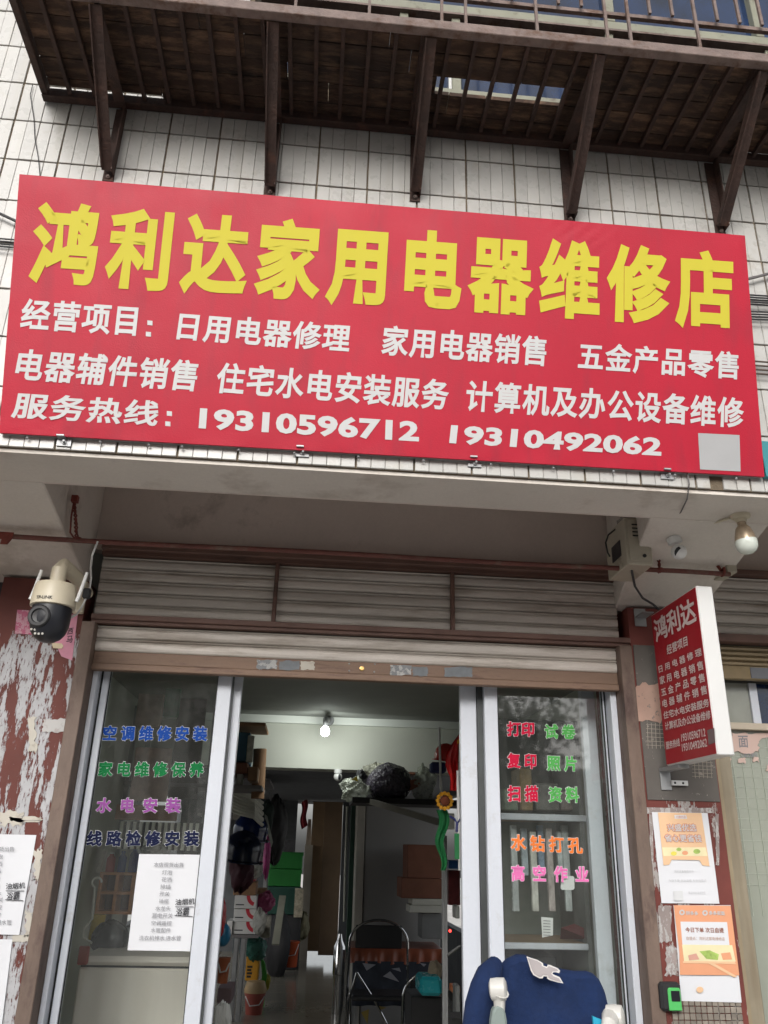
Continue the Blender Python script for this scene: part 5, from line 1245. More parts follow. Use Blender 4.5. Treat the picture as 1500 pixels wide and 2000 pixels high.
bag(735, 1508, 5.08, 24, 16, plastic_film('clear_film_e', (0.5, 0.5, 0.4), 0.5), 'small crinkled clear bag on top of the dark bag', 25, 0.06, 0.3, n=48)
bag(705, 1515, 5.05, 10, 11, BLKM, 'small black bag between the clear bags', 26, 0.04)
single(MB().prism([at(x, y, 4.85) for x, y in ((686, 1523), (697, 1515), (699, 1526))], (0, 0.01, 0)), 'pennant', mat('yellow_paper', (0.65, 0.5, 0.03), 0.6), 'tiny yellow paper flag on the clear bag', 'flag')
single(MB().hexa([at(x, y, 4.95) for x, y in ((795, 1525), (821, 1520), (823, 1533), (800, 1545))], [at(x, y, 5.1) for x, y in ((795, 1525), (821, 1520), (823, 1533), (800, 1545))]), 'cardboard_box', CARDD, 'dark brown carton flap right of the dark bag', 'box')
boxt('cardboard_box', 780, 1508, 812, 1513, 5.1, 0.1, CARDD, 'flat carton sheet leaning behind the dark bag', 'carton sheet')
bag(828, 1532, 5.0, 22, 32, plastic_film('clear_film_f', (0.5, 0.54, 0.44), 0.45), 'tall clear plastic bag at the right end of the overhead shelf', 28, 0.07, 0.25, n=48)
# shop ball camera below the beam
c = at(660, 1517, YB - 0.02); t = thing('security_camera', 'white ball camera under the cross beam inside the shop', 'camera', c)
MB().ball(c, 0.026, 18).build('ball', WPL, t, smooth=True)
MB().lathe([(0.024, 0.02), (0.024, zbm - c.z - 0.001)], c, (0, 0, 1), 18).build('base', WPL, t, smooth=True)
MB().ball(c + V((0.008, -0.016, -0.003)), (0.010, 0.014, 0.018), 12).build('lens_window', BLK, t, smooth=True)
# red helmet, navy box, flag, poles, sunflower near the right stile
helmet(871, 1474, 4.6, 0.062, mat('red_plastic', (0.55, 0.03, 0.025), 0.25), 'red helmet hanging high beside the right door stile')
boxt('bag', 842, 1488, 872, 1509, 4.7, 0.08, mat('navy_cloth', (0.012, 0.02, 0.09), 0.7), 'navy blue cloth bag under the red helmet', 'bag', 0.01)
single(MB().grid(lambda u, v: at(898 - 4 * v + 10 * u * 0 - (26 * math.sin(min(1, v * 1.3) * PI * 0.8)) * (1 - u), 1432 + 112 * v, 3.5 + 0.02 * math.sin(u * 7 + v * 5)) + V((0.0, 0.012 * math.sin(u * 14), 0)), 12, 16), 'flag', mat('red_flag', (0.60, 0.015, 0.015), 0.6), 'furled red flag with yellow mark at the right door stile', 'flag', smooth=True)
single(MB().prism([at(x, y, 3.47) for x, y in ((893, 1446), (899, 1440), (899, 1454), (893, 1452))], (0, 0.002, 0)), 'pennant', mat('gold_mark', (0.75, 0.35, 0.03), 0.5), 'small gold mark on the upper part of the red flag', 'flag mark')
for i, (xa, ya, xb, yb3, Y, lab) in enumerate(((858, 1420, 861, 1540, 4.4, 'thin white pole rising past the red helmet'), (861, 1525, 866, 1680, 4.35, 'second white pole below the helmets'), (894, 1505, 898, 1700, 3.4, 'white flag pole close to the right door stile'))):
    single(MB().tube([at(xa, ya, Y), at(xb, yb3, Y)], 0.006, 8), 'pole', WPL, lab, 'pole', smooth=True)
c = at(869, 1564, 3.7); s = at(870, 1564, 3.7).x - at(869, 1564, 3.7).x
sf = thing('toy_sunflower', 'orange and brown toy sunflower hanging in the doorway', 'toy flower', c)
MB().ball(c, (9.5 * s, 0.012, 9.5 * s), 18).build('flower_centre', mat('brown_felt', (0.20, 0.05, 0.02), 0.8), sf, smooth=True)
for k in range(12):
    a = 2 * PI * k / 12; MB().ball(c + V((math.cos(a) * 13.5 * s, 0.006, math.sin(a) * 14 * s)), (4.2 * s, 0.006, 4.2 * s), 8).build('petal', mat('orange_felt', (0.72, 0.34, 0.02), 0.8), sf, smooth=True)
GSC = mat('green_fabric', (0.012, 0.17, 0.05), 0.7, var=0.2)
single(MB().grid(lambda u, v: at(852 + 22 * u * (1 - 0.55 * v) + 5 * math.sin(v * 9) + 6 * v, 1582 + 118 * v, 3.75) + V((0, 0.01 * math.sin(u * 9 + v * 4), 0)), 8, 16), 'scarf', GSC, 'green cloth strip hanging below the toy sunflower', 'cloth', smooth=True)
t = thing('lanyard_card', 'green card on a navy ribbon beside the right door stile', 'card', at(893, 1650, 3.3))
MB().tube([at(878, 1594, 3.3), at(888, 1600, 3.3), at(893, 1608, 3.3), at(899, 1600, 3.3)], 0.004, 6).build('ribbon', mat('navy_ribbon', (0.015, 0.02, 0.11), 0.6), t)
MB().tube([at(893, 1605, 3.3), at(892, 1625, 3.3)], 0.005, 6).build('ribbon', mat('navy_ribbon', (0.015, 0.02, 0.11), 0.6), t)
MB().box(*bx(888, 1628, 897, 1678, 3.3, 0.004)).build('card', GSC, t)
boxt('sign_board', 858, 1588, 888, 1620, 3.9, 0.01, mat('pale_board', (0.42, 0.42, 0.38), 0.6), 'pale board behind the green cloth strip', 'board')
# aluminium pole clothes rack
ar = thing('aluminium_post', 'slim aluminium upright with crossbar left of the right door stile', 'post', at(868, 2000, 4.6))
x0 = X(864, 1800, 4.6); x1_ = X(874, 1800, 4.6)
MB().box(x0, x0 + (x1_ - x0) * 0.47, 4.6, 4.62, 0, at(868, 1632, 4.6).z).box(x0 + (x1_ - x0) * 0.53, x1_, 4.6, 4.62, 0, at(868, 1632, 4.6).z).build('post', STEEL, ar)
zcb = at(880, 1985, 4.6).z; MB().box(x0, X(902, 1985, 4.6), 4.62, 4.65, zcb - 0.012, zcb + 0.012).build('crossbar', BLKM, ar)
MB().bar(at(874, 1866, 4.6), at(898, 1848, 4.5), 0.010).build('arm', STEEL, ar)
# table with cloths
YTb = 8.1
tx0, tx1 = X(690, 1855, YTb), X(866, 1855, YTb); ztb = at(780, 1853, YTb).z
tb = thing('table', 'table under a rust brown cover and dark patterned cloth', 'table', ((tx0 + tx1) / 2, YTb, 0))
MB().box(tx0, tx1, YTb, YTb + 0.62, ztb - 0.03, ztb).build('table_top', mat('rust_table_cloth', (0.17, 0.055, 0.035), 0.4, var=0.15), tb)
for (x_, y_2) in ((tx0 + 0.03, YTb + 0.05), (tx1 - 0.06, YTb + 0.05), (tx0 + 0.03, YTb + 0.55), (tx1 - 0.06, YTb + 0.55)):
    MB().box(x_, x_ + 0.03, y_2, y_2 + 0.03, 0, ztb - 0.031).build('leg', STEEL, tb)
zsk = at(780, 1882, YTb).z
def drape(x0, x1, z0, z1, Y, amp, fq, mat_, nm, lab, wav=0.0):
    return single(MB().grid(lambda u, v: V((x0 + (x1 - x0) * u, Y - 0.012 - amp * (1 + math.sin(u * fq)) * v, z1 + (z0 - z1) * v + wav * math.sin(u * fq * .6) * v)), 60, 12), nm, mat_, lab, 'tablecloth', smooth=True)
drape(tx0 - 0.03, tx1 + 0.01, zsk, ztb + 0.004, YTb, 0.02, 46, mat('rust_cloth', (0.32, 0.085, 0.04), 0.38, var=0.2, vs=8), 'tablecloth', 'rust brown glossy table cover with ruffled edge', 0.01)
PCL = mat('dark_patterned_cloth', (0.035, 0.042, 0.06), 0.75, var=0.2, vs=12)
dr = drape(tx0 + 0.0, X(842, 1930, YTb), 0.35, zsk + 0.02, YTb - 0.03, 0.025, 21, PCL, 'tablecloth', 'dark grey cloth with scattered triangles hanging from the table')
mt1 = mat('pale_triangle', (0.38, 0.38, 0.42), 0.7); mt2 = mat('yellow_triangle', (0.36, 0.26, 0.06), 0.7)
def tri(pts, m): return MB().add([at(x, y, YTb - 0.10) for x, y in pts], [tuple(range(len(pts)))]).build('triangle_print', m, dr)
for pts in (((708, 1881), (734, 1884), (716, 1896)), ((748, 1907), (762, 1897), (780, 1918)), ((764, 1892), (780, 1890), (783, 1898)), ((820, 1881), (833, 1883), (828, 1888)), ((839, 1877), (849, 1876), (846, 1883)), ((731, 1935), (739, 1936), (740, 1948))): tri(pts, mt1)
for pts in (((690, 1925), (697, 1955), (688, 1945)), ((705, 1977), (721, 1971), (718, 2000)), ((733, 1963), (755, 1968), (745, 1972))): tri(pts, mt2)
# chrome folding chair hoops
def chair(px, Y, x0, x1, ytop, ybase, label):
    t = thing('folding_chair', label, 'chair', (X((x0 + x1) / 2, ybase, Y), Y, 0))
    a, c = at(x0, ybase, Y), at(x1, ybase, Y); zt_ = at((x0 + x1) / 2, ytop, Y).z; n = 16
    cx_ = (a.x + c.x) / 2; rx = (c.x - a.x) / 2
    hoop = [V((a.x - 0.01, Y, 0.0))] + [V((cx_ - rx * math.cos(PI * i / n), Y, a.z + (zt_ - a.z) * math.sin(PI * i / n))) for i in range(n + 1)] + [V((c.x + 0.01, Y, 0.0))]
    MB().tube(hoop, 0.011, 8).build('back_hoop', CHROME, t, smooth=True)
    zs_ = 0.46
    MB().box(a.x + 0.01, c.x - 0.01, Y - 0.38, Y - 0.02, zs_, zs_ + 0.04).build('seat', mat('black_vinyl', (0.02, 0.02, 0.022), 0.4), t, bev=0.012)
    MB().box(a.x + 0.05, c.x - 0.05, Y - 0.008, Y + 0.008, zt_ - 0.22, zt_ - 0.04).build('backrest', mat('black_vinyl', (0.02, 0.02, 0.022), 0.4), t, bev=0.006)
    for xx_ in (a.x + 0.02, c.x - 0.02): MB().tube([(xx_, Y + 0.01, zs_), (xx_, Y - 0.36, 0.0)], 0.010, 8).build('leg', CHROME, t, smooth=True)
    return t
chair(0, 7.9, 683, 796, 1797, 1840, 'chrome hooped folding chair in front of the table, left one')
chair(0, 6.6, 787, 868, 1903, 1955, 'chrome hooped folding chair near the post, right one')
t_ = MB(); t_.tube([at(672, 1855, 7.6), at(670, 1905, 7.6), at(668, 1960, 7.6), at(662, 2010, 7.6)], 0.011, 8).tube([at(697, 1900, 7.6), at(735, 1960, 7.6), at(760, 2010, 7.6)], 0.009, 8).tube([at(697, 1900, 7.6), at(683, 1950, 7.6), at(678, 2010, 7.6)], 0.009, 8)
single(t_, 'trolley_frame', CHROME, 'bent chrome tubes of a folded cart left of the table', 'frame', smooth=True)
# boxes right of the fridge
boxt('cardboard_box', 796, 1650, 864, 1715, 8.3, 0.4, CARDD, 'dark red brown carton, upper one of the stack before the refrigerator', 'box')
boxt('cardboard_box', 784, 1715.5, 864, 1755, 8.3, 0.4, CARDD, 'dark red brown carton, lower one of the stack before the refrigerator', 'box')
boxt('carton', 805, 1756, 864, 1768, 8.25, 0.3, wh, 'flat cream carton, upper of two under the dark cartons', 'carton')
boxt('carton', 800, 1768.5, 864, 1783, 8.25, 0.3, wh, 'flat cream carton, lower of two under the dark cartons', 'carton')
boxt('carton', 824, 1784, 864, 1834, 8.3, 0.3, mat('grey_carton', (0.22, 0.23, 0.23), 0.6), 'plain grey carton standing on the table', 'carton')
boxt('basket', 708, 1812, 770, 1833, 8.5, 0.2, mat('dark_basket', (0.03, 0.012, 0.012), 0.6, var=0.5, vs=40, st=(6, 1, 1)), 'dark wire basket on the table', 'basket')
boxt('storage_box', 820, 1908, 864, 1946, 6.0, 0.25, mat('turquoise_plastic', (0.03, 0.38, 0.44), 0.25, var=0.05), 'turquoise plastic box near the post', 'box', 0.02)
boxt('cabinet', 803, 1947, 864, 2020, 6.1, 0.35, BLKM, 'black cabinet under the turquoise box', 'cabinet')
bag(850, 1896, 6.2, 15, 17, mat('cream_plush', (0.34, 0.28, 0.20), 0.9), 'cream plush toy behind the turquoise box', 31, 0.08, 0.14, 'plush toy')
boxt('jar', 877, 1680, 898, 1697, 5.0, 0.15, mat('blue_tin', (0.02, 0.10, 0.34), 0.4), 'blue tin on the side shelf behind the post', 'tin')
boxt('cardboard_box', 876, 1700, 899, 1768, 5.2, 0.15, mat('maroon_pack', (0.14, 0.015, 0.02), 0.5, var=0.4, vs=20), 'maroon packets stacked behind the post', 'packets')
boxt('carton', 889, 1769, 898, 1794, 5.0, 0.1, WPL, 'small white box by the right stile below the packets', 'carton')
boxt('carton', 890, 1925, 899, 1984, 5.0, 0.1, mat('grey_carton', (0.22, 0.23, 0.23), 0.6), 'narrow grey box low beside the right stile', 'carton')
boxt('jar', 883, 1925, 899, 1940, 5.3, 0.1, mat('orange_jar', (0.5, 0.14, 0.03), 0.5), 'orange jar low beside the post', 'jar')
c = at(879, 1818, 5.1); single(MB().ball(c, 0.008, 10), 'indicator_lamp', emit_mat('red_led', (1.0, 0.05, 0.04), 3.0), 'tiny red indicator light behind the post', 'light', smooth=True)

# behind the left pane
B = bx(150, 1868, 372, 2030, 3.45, 0.5)
cf = thing('chest_freezer', 'beige chest freezer behind the left glass pane', 'freezer', (B[0], 3.45, 0))
BG = mat('beige_enamel', (0.80, 0.73, 0.65), 0.35, var=0.04, vs=2)
ztf = at(250, 1868, 3.45).z; zlid = at(250, 1886, 3.45).z
xf = X(158, 1868, 3.45); xg_ = X(382, 1880, 3.45)
MB().box(xf, xg_, 3.45, 4.05, 0, zlid - 0.008).build('freezer_body', BG, cf, bev=0.006)
MB().box(xf - 0.005, xg_ + 0.005, 3.44, 4.06, zlid, ztf).build('freezer_lid', BG, cf, bev=0.012)
MB().box(xf + 0.004, xg_ - 0.004, 3.455, 4.04, zlid - 0.0075, zlid - 0.0005).build('lid_seal', BLKM, cf)
B = bx(190, 1704, 292, 1786, 4.3, 0.12)
ws = thing('pigeonhole_shelf', 'small orange wooden pigeonhole shelf behind the left pane', 'shelf', (B[0], 4.3, B[4]))
OW = mat('orange_wood', (0.55, 0.24, 0.09), 0.55, var=0.2, vs=12, st=(1, 1, 4))
for k in range(4): x = B[0] + (B[1] - B[0] - 0.015) * k / 3; MB().box(x, x + 0.015, 4.3, 4.42, B[4] + 0.013, B[5] - 0.013).build('upright', OW, ws)
for z in (B[4], (B[4] + B[5]) / 2 - 0.006, B[5] - 0.012):
    if z in (B[4], B[5] - 0.012): MB().box(B[0], B[1], 4.298, 4.42, z, z + 0.012).build('shelf', OW, ws)
    else:
        for k in range(3):
            x = B[0] + (B[1] - B[0] - 0.015) * k / 3 + 0.0155; MB().box(x, x + (B[1] - B[0] - 0.015) / 3 - 0.016, 4.305, 4.42, z, z + 0.012).build('shelf', OW, ws)
MB().box(B[0], B[1], 4.421, 4.43, B[4], B[5]).build('back_panel', mat('maroon_panel', (0.05, 0.012, 0.02), 0.6), ws)
zsf = B[5] + 0.0
def jar(px, y0, y1, w, Y, m, cap, label, cat='bottle'):
    s = X(px + 1, y1, Y) - X(px, y1, Y); p = at(px, y1, Y); h = at(px, y0, Y).z - p.z; r = w * s / 2
    t = thing('bottle', label, cat, (p.x, Y, p.z))
    MB().lathe([(r * .95, 0), (r, h * .05), (r, h * .7), (r * .5, h * .84), (r * .45, h * .9)], p, (0, 0, 1), 16).build('bottle_body', m, t, smooth=True)
    MB().lathe([(r * .5, h * .901), (r * .5, h), (0.001, h)], p, (0, 0, 1), 12).build('cap', cap, t, smooth=True)
BJ = mat('blue_plastic', (0.015, 0.09, 0.36), 0.3); RJ = mat('red_label_plastic', (0.5, 0.03, 0.03), 0.35)
jar(214, 1664, 1703, 18, 4.35, RJ, WPL, 'red bottle on the pigeonhole shelf, leftmost'); jar(236, 1662, 1704, 17, 4.34, BJ, BJ, 'blue bottle in the middle of the pigeonhole shelf top')
jar(258, 1655, 1704, 19, 4.36, mat('deep_blue_plastic', (0.02, 0.04, 0.30), 0.3), BJ, 'taller deep blue bottle at the right on the pigeonhole shelf')
single(MB().bar(at(192, 1704, 4.33), at(206, 1660, 4.33), 0.016, 0.03), 'ruler', wh, 'pale strip leaning left of the red bottle', 'strip')
c = at(187, 1740, 3.6)
m_ = MB(); m_.tube([c + V((0.018 * math.cos(t), 0, 0.018 * math.sin(t) + 0.03)) for t in [i * 0.4 for i in range(12)]] + [at(180, 1795, 3.6), at(165, 1812, 3.6), at(163, 1830, 3.6), at(180, 1842, 3.6)], 0.004, 7)
single(m_, 'hose', wh, 'white curled hose hook left of the yellow valve', 'hose', smooth=True)
c = at(193, 1812, 3.9); m_ = MB(); m_.tube([c + V((-0.005, 0, 0.05)), c + V((-0.01, 0, -0.045))], 0.028, 12).tube([c, c + V((0.055, -0.02, 0.0))], 0.016, 12)
single(m_, 'valve', mat('yellow_valve', (0.55, 0.38, 0.02), 0.35), 'yellow plastic valve on top of the freezer', 'valve', smooth=True)
c = at(215, 1835, 3.75); single(MB().ball(c, (0.075, 0.06, 0.07), 20, 0.06, 4), 'kettle', mat('dark_green_black', (0.012, 0.02, 0.018), 0.25), 'dark round pot on top of the freezer', 'pot', smooth=True)
single(MB().tube([at(243, 1812, 3.8), at(240, 1862, 3.8)], [0.022, 0.028], 14), 'cup', mat('grey_cup', (0.32, 0.34, 0.34), 0.4), 'grey white cup beside the dark pot', 'cup', smooth=True)
boxt('cardboard_box', 152, 1848, 172, 1885, 3.42, 0.02, mat('red_box_end', (0.25, 0.03, 0.02), 0.5), 'small red box at the left end of the freezer', 'box')
# goods hanging higher behind the left pane
for i, (x0_, y0_, x1_, y1_, Y, cl, lab) in enumerate(((268, 1335, 318, 1420, 4.6, (0.55, 0.42, 0.36), 'pale brown cardboard sheet hanging on the left interior wall'),
        (258, 1460, 330, 1565, 4.5, (0.66, 0.46, 0.40), 'pinkish packing board lower on the left interior wall'),
        (322, 1320, 352, 1400, 4.4, (0.015, 0.12, 0.05), 'dark green cloth hanging near the top behind the left pane'),
        (340, 1340, 395, 1560, 4.7, (0.10, 0.08, 0.07), 'dark brown cabinet side behind the left pane'),
        (225, 1572, 345, 1602, 4.2, (0.36, 0.17, 0.08), 'brown wooden ledge behind the purple lettering'))):
    boxt('hung_panel', x0_, y0_, x1_, y1_, Y, 0.03, mat('goods_%d' % i, cl, 0.6, var=0.3, vs=14), lab, 'panel')
st_ = thing('brush_rack', 'row of upright black and white strips behind the navy lettering', 'rack', at(300, 1600, 4.0))
xa, xb, za, zb_ = rect(232, 1606, 392, 1660, 4.0)
for k in range(13):
    x = xa + (xb - xa) * k / 13
    MB().box(x, x + (xb - xa) / 26, 4.0, 4.02, za, zb_).build('white_strip', wh, st_)
MB().box(xa, xb, 4.021, 4.03, za, zb_).build('backing', BLKM, st_)
bag(300, 1662, 3.7, 24, 16, plastic_film('clear_film_g', (0.5, 0.5, 0.47), 0.6), 'crumpled clear bag just above the taped list', 33, 0.06, 0.3, n=24)
# behind the right pane
sr = thing('display_shelf', 'white edged display shelves behind the right glass pane', 'shelf', (X(1060, 1600, 3.3), 3.3, 0))
YV = 3.3
for (y0_, y1_, yt_) in ((1590, 1603, 1584), (1842, 1855, 1836)):
    xa, xb, za, zb_ = rect(978, y0_, 1150, y1_, YV)
    MB().box(xa, xb, YV, YV + 0.012, za, zb_).build('shelf_edge', ALU, sr, bev=0.003)
    MB().box(xa, xb, YV + 0.0125, YV + 0.35, zb_ - 0.02, zb_ - 0.002).build('shelf_board', mat('tan_board', (0.32, 0.22, 0.13), 0.6), sr)
MB().box(xb + 0.002, xb + 0.02, YV + 0.02, YV + 0.35, 0, 2.1).build('side_panel', mat('shelf_side', (0.16, 0.17, 0.16), 0.5), sr)
xa, xb, za, zb_ = rect(978, 1606, 1150, 1840, YV + 0.3)
MB().box(xa, xb, YV + 0.36, YV + 0.37, za - 0.5, 2.15).build('back_board', mat('shelf_back', (0.16, 0.18, 0.155), 0.6, var=0.2), sr)
GRY = [(0.50, 0.54, 0.54), (0.38, 0.44, 0.48), (0.6, 0.6, 0.55), (0.2, 0.28, 0.38), (0.48, 0.43, 0.41), (0.55, 0.6, 0.6)]
hp = ['first', 'second', 'third', 'fourth', 'fifth', 'sixth', 'seventh', 'eighth']
for k in range(8):
    x0_ = 1000 + k * 17 + (k % 3) * 2
    boxt('blister_pack', x0_, 1612 + (k % 3) * 6, x0_ + 12, 1780 - (k % 2) * 70, YV + 0.1 + 0.02 * (k % 2), 0.02, mat('blister_%d' % (k % 6), GRY[k % 6], 0.25, var=0.35, vs=30, st=(1, 1, .5)), hp[k] + ' hanging blister card from the left behind the right pane', 'blister pack', 0.002, 'blister cards hanging under the display shelf')
single(MB().hexa([at(x, y, YV + 0.05) for x, y in ((1096, 1812), (1122, 1804), (1152, 1818), (1150, 1834))] , [at(x, y, YV + 0.12) for x, y in ((1094, 1834), (1120, 1835), (1152, 1835), (1150, 1836))]), 'pouch', mat('dark_red_pouch', (0.12, 0.03, 0.03), 0.5), 'dark red pouch lying on the lower display shelf', 'pouch')
boxt('carton', 990, 1868, 1090, 1990, YV + 0.15, 0.2, mat('dim_goods', (0.07, 0.075, 0.08), 0.5, var=0.4, vs=10), 'dim packages on the lowest display level', 'packages')
for i, (x0_, y0_, x1_, y1_, cl, lab) in enumerate(((985, 1540, 1012, 1583, (0.14, 0.18, 0.13), 'greenish bottle pack at the left of the upper display shelf'), (1016, 1500, 1040, 1583, (0.20, 0.13, 0.04), 'amber box on the upper display shelf'), (1046, 1530, 1092, 1583, (0.10, 0.10, 0.09), 'dark carton in the middle of the upper display shelf'), (1096, 1545, 1130, 1583, (0.16, 0.13, 0.12), 'brown carton at the right of the upper display shelf'))):
    boxt('carton', x0_, y0_, x1_, y1_, YV + 0.1, 0.15, mat('shelf_goods_%d' % i, cl, 0.5, var=0.4, vs=25), lab, 'carton')

# ================================================================== CHAIR WITH NAVY SWEATSHIRT
YH = 2.32
def hz(px):    # top outline of the draped garment
    O_l = [(926, 1975), (940, 1935), (955, 1905), (970, 1888), (985, 1872), (1005, 1863), (1020, 1864), (1045, 1874), (1072, 1884), (1100, 1892), (1125, 1896), (1148, 1896), (1160, 1900), (1172, 1912), (1182, 1935), (1189, 1965), (1191, 1980)]
    for (a, b), (c, d) in zip(O_l, O_l[1:]):
        if a <= px <= c: return b + (d - b) * (px - a) / (c - a)
    return 1985
sw = MB(); NU = 110; NVv = 60
def cloth(u, v):
    px = 927 + (1190 - 927) * u; tp = at(px, hz(px), YH)
    dpt = 0.062 * max(0.12, math.sin(PI * min(1, max(0, u))) ** 0.4)
    s = v * 2 - 1                       # -1 back .. 1 front
    L = 0.62
    fold = 0.004 * math.sin(u * 17 + 5 * abs(s) + 2 * math.sin(u * 5)) * abs(s) + 0.010 * math.sin(u * 7 + abs(s) * 7 + 1) * abs(s) + 0.007 * math.exp(-((u - 0.22 - abs(s) * 0.1) * 16) ** 2) + 0.004 * math.sin(u * 31 - s * 13 + 2 * math.sin(s * 6)) * math.sin(s * 4) * math.exp(-u * 2.2) + 0.010 * math.exp(-((u - 0.30 + max(0, s) * 0.22) * 22) ** 2) * max(0, s) + 0.008 * math.exp(-((u - 0.86 - max(0, s) * 0.1) * 24) ** 2) * max(0, s)
    if s > 0.25: z = -(s - 0.25) / 0.75 * L; y = -dpt / 2 - 0.02 * (s - .25) - fold
    elif s < -0.25: z = (s + 0.25) / 0.75 * L; y = dpt / 2 + fold
    else:
        a = s / 0.25 * PI / 2; z = 0.0 - (1 - math.cos(a)) * 0.02; y = -dpt / 2 * math.sin(a) - fold * max(0, math.sin(a))
    x = tp.x + (0.006 * math.sin(z * 20 + u * 6))
    if u < 0.25: x -= 0.25 * (0.25 - u) * max(0, -z) * 1.0
    return V((x, YH + y, tp.z + z))
sw.grid(cloth, NU, NVv)
NAVY = mat('navy_jersey', (0.004, 0.020, 0.082), 0.9, var=0.2, vs=9, bump=0.9, bs=16, fine=0.25)
cc = thing('sweatshirt', 'navy blue sweatshirt with grey letter patch draped over the chair', 'sweatshirt', (X(1060, 1990, YH), YH, 1.0))
sw.build('garment', NAVY, cc, smooth=True)
SLV = MB(); SLV.tube([at(968, 1882, YH - 0.03), at(955, 1905, YH - 0.06), at(945, 1935, YH - 0.08), at(935, 1965, YH - 0.09), at(930, 2010, YH - 0.09)], [0.02, 0.032, 0.036, 0.034, 0.034], 14)
SLV.build('sleeve', NAVY, cc, smooth=True)
Ylt = YH - 0.068
o7 = lambda l: [(900 + x / 4.167, 1680 + y / 4.167) for x, y in l]
outer = o7([(535, 783), (625, 812), (668, 838), (672, 858), (700, 868), (708, 850), (725, 852), (790, 880), (808, 900), (800, 920), (775, 912), (755, 912), (745, 925), (765, 935), (805, 952), (835, 1003), (790, 995), (720, 975), (700, 960), (705, 948), (675, 945), (665, 962), (640, 962), (590, 935), (570, 900)])
inner = o7([(546, 795), (622, 820), (655, 842), (660, 862), (700, 880), (716, 862), (780, 886), (796, 902), (770, 902), (745, 905), (735, 925), (755, 945), (798, 962), (820, 992), (785, 985), (728, 966), (712, 955), (712, 940), (672, 932), (655, 950), (638, 950), (598, 925), (580, 895)])
def lt(pts, Y, m, nm):
    P = [at(x, y, Y) for x, y in pts]; mbx = MB().add(P, [tuple(range(len(P)))]); o = mbx.build(nm, m, cc)
    bm = bmesh.new(); bm.from_mesh(o.data); bmesh.ops.triangulate(bm, faces=bm.faces); bm.to_mesh(o.data); bm.free(); return o
lt(outer, Ylt, mat('white_felt', (0.70, 0.68, 0.66), 0.8), 'letter_patch_border'); lt(inner, Ylt - 0.002, mat('grey_felt', (0.42, 0.38, 0.38), 0.8), 'letter_patch')
ch = thing('armchair', 'reclining chair with white arms and grey green pads under the sweatshirt', 'chair', (X(1060, 1990, YH), YH + 0.1, 0))
CW = mat('ivory_plastic', (0.66, 0.65, 0.61), 0.3, var=0.03); GP = mat('grey_green_pad', (0.25, 0.30, 0.28), 0.5, var=0.04)
MB().box(X(965, 1900, YH), X(1165, 1900, YH), YH - 0.02, YH + 0.02, 0.75, at(1060, 1915, YH).z).build('backrest', GP, ch, bev=0.015)
MB().box(X(960, 1900, YH), X(1170, 1900, YH), YH - 0.45, YH + 0.03, 0.5, 0.57).build('seat', GP, ch, bev=0.02)
for x_ in (X(965, 1900, YH), X(1165, 1900, YH)):
    for y_2 in (YH - 0.42, YH + 0.02): MB().tube([(x_, y_2, 0.5), (x_, y_2, 0.0)], 0.014, 10).build('leg', CW, ch, smooth=True)
    MB().tube([(x_, YH + 0.015, 0.52), (x_, YH + 0.015, 0.8)], 0.014, 10).build('back_post', CW, ch, smooth=True)
# left arm: pivot + arm + pad
YA = 2.17
p = at(973, 1932, YA)
ra = thing_arm = MB().lathe([(0.016, -0.02), (0.0235, -0.016), (0.0245, 0.0), (0.0235, 0.016), (0.016, 0.02)], p, (1, -0.35, 0.1), 24).build('arm_pivot', CW, ch, smooth=True)
MB().tube([p + V((0.004, -0.008, -0.005)), at(975, 1950, YA), at(976, 1975, YA), at(977, 2020, YA)], [0.02, 0.015, 0.012, 0.012], 12).build('armrest', CW, ch, smooth=True)
q0 = [at(x, y, YA - 0.016) for x, y in ((968, 1966), (978, 1964), (987, 1974), (991, 1995), (992, 2060), (956, 2060), (960, 1995), (963, 1976))]
MB().prism(q0, (0, 0.03, 0)).build('arm_pad', GP, ch, bev=0.005)
q0 = [at(x, y, YA + 0.06) for x, y in ((938, 1968), (944, 1972), (942, 1990), (938, 2060), (922, 2060), (928, 2000))]
MB().prism(q0, (0, 0.02, 0)).build('side_pad', GP, ch, bev=0.004)
p = at(1201, 1987, YA + 0.05)
MB().lathe([(0.015, -0.022), (0.026, -0.018), (0.028, 0.0), (0.026, 0.018), (0.015, 0.022)], p, (1, -0.5, 0.05), 24).build('arm_pivot', CW, ch, smooth=True)
MB().tube([p + V((-0.01, 0, 0)), at(1190, 2000, YA), at(1183, 2030, YA), at(1183, 2080, YA)], [0.022, 0.018, 0.015, 0.014], 12).build('armrest', CW, ch, smooth=True)
single(MB().prism([at(x, y, YH - 0.10) for x, y in ((1158, 1985), (1176, 1992), (1177, 2030), (1163, 2030))], (0, 0.01, 0)), 'care_card', mat('cyan_card', (0.03, 0.40, 0.60), 0.5), 'cyan card with white rim at the right side of the sweatshirt', 'card')

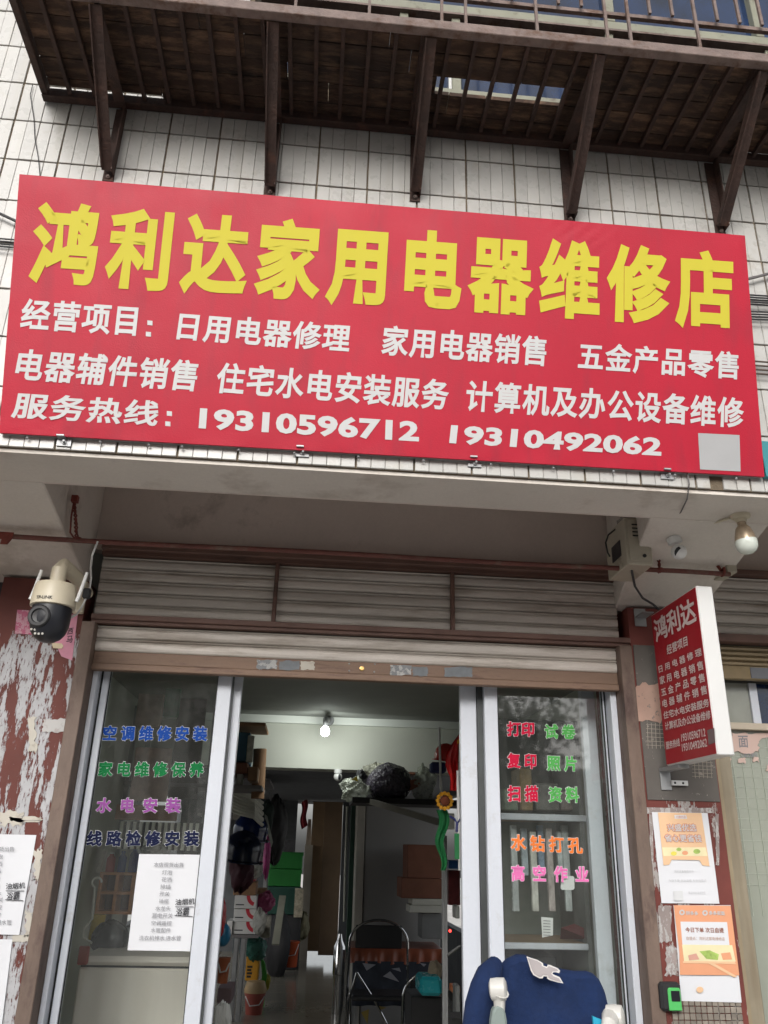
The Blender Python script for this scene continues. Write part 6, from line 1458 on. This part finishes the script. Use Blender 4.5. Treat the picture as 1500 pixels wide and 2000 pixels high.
# ================================================================== STREET BEHIND THE CAMERA (seen in the glass)
ob = thing('apartment_building', 'grey apartment building across the street, seen only reflected', 'building', (2, -17, -0.15))
MB().box(-16, 1.5, -24, -16.5, -0.15, 7.4).box(1.5, 16, -24, -16.4, -0.15, 3.7).build('wall', mat('render_grey', (0.36, 0.28, 0.25), 0.9, var=0.1), ob)
for x_ in (-13.1, -9.1, -7.1, -5.1, -3.1, -1.1): MB().box(x_, x_ + 0.5, -16.47, -16.3, -0.15, 7.4).build('pilaster', mat('pale_render', (0.62, 0.56, 0.50), 0.9), ob)
wp = None
for j in range(1):
    for i in range(12):
        x = -15 + i * 2.0; z = 0.9 + j * 2.7
        if wp is None:
            wp = MB().box(x, x + 1.2, -16.49, -16.44, z, z + 1.4).build('window', BLUEG, ob); w0 = V((x, 0, z))
        else: part_copy(wp, V((x, 0, z)) - w0)
LEAF = mat('leaf', (0.05, 0.085, 0.03), 0.6, rnd=0.0, var=0.4, vs=2)
BARK = mat('bark', (0.10, 0.075, 0.055), 0.9)
def tree(x, y, h, r, label, seed, n=2600):
    t = thing('street_tree', label, 'tree', (x, y, -0.15)); R = random.Random(seed)
    MB().tube([(x, y, -0.15), (x + 0.05, y, h * .3), (x - 0.05, y + .05, h * .55)], [0.16, 0.12, 0.08], 10).build('trunk', BARK, t, smooth=True)
    m1 = MB()
    for k in range(7):
        a = R.uniform(0, 6.28); m1.tube([(x, y, h * R.uniform(.35, .55)), (x + math.cos(a) * r * .5, y + math.sin(a) * r * .5, h * .7), (x + math.cos(a) * r * .8, y + math.sin(a) * r * .8, h * R.uniform(.8, .98))], [0.06, 0.035, 0.012], 6)
    m1.build('limbs', BARK, t)
    m2 = MB(); cl = [(R.gauss(0, .5) * r, R.gauss(0, .5) * r, h * .72 + R.gauss(0, .16) * h) for _ in range(26)]
    for k in range(n):
        c = R.choice(cl); p = V((x + c[0] + R.gauss(0, .22) * r, y + c[1] + R.gauss(0, .22) * r, c[2] + R.gauss(0, .16) * r))
        u = V((R.gauss(0, 1), R.gauss(0, 1), R.gauss(0, 1))).normalized() * 0.05; v = u.orthogonal().normalized() * 0.033
        m2.add([p - u, p + v, p + u, p - v], [(0, 1, 2, 3)])
    m2.build('crown', LEAF, t, kind='stuff')
tree(2.2, -6.2, 3.4, 1.5, 'bushy street tree on the near side, seen only reflected', 3, 8000)
tree(-2.6, -5.2, 3.6, 1.9, 'second bushy street tree across the road, seen only reflected', 4, 7000)
tree(5.8, -7.5, 5.4, 1.7, 'taller street tree further along, seen only reflected', 5)

for me_ in list(bpy.data.meshes):
    if me_.users == 0: bpy.data.meshes.remove(me_)
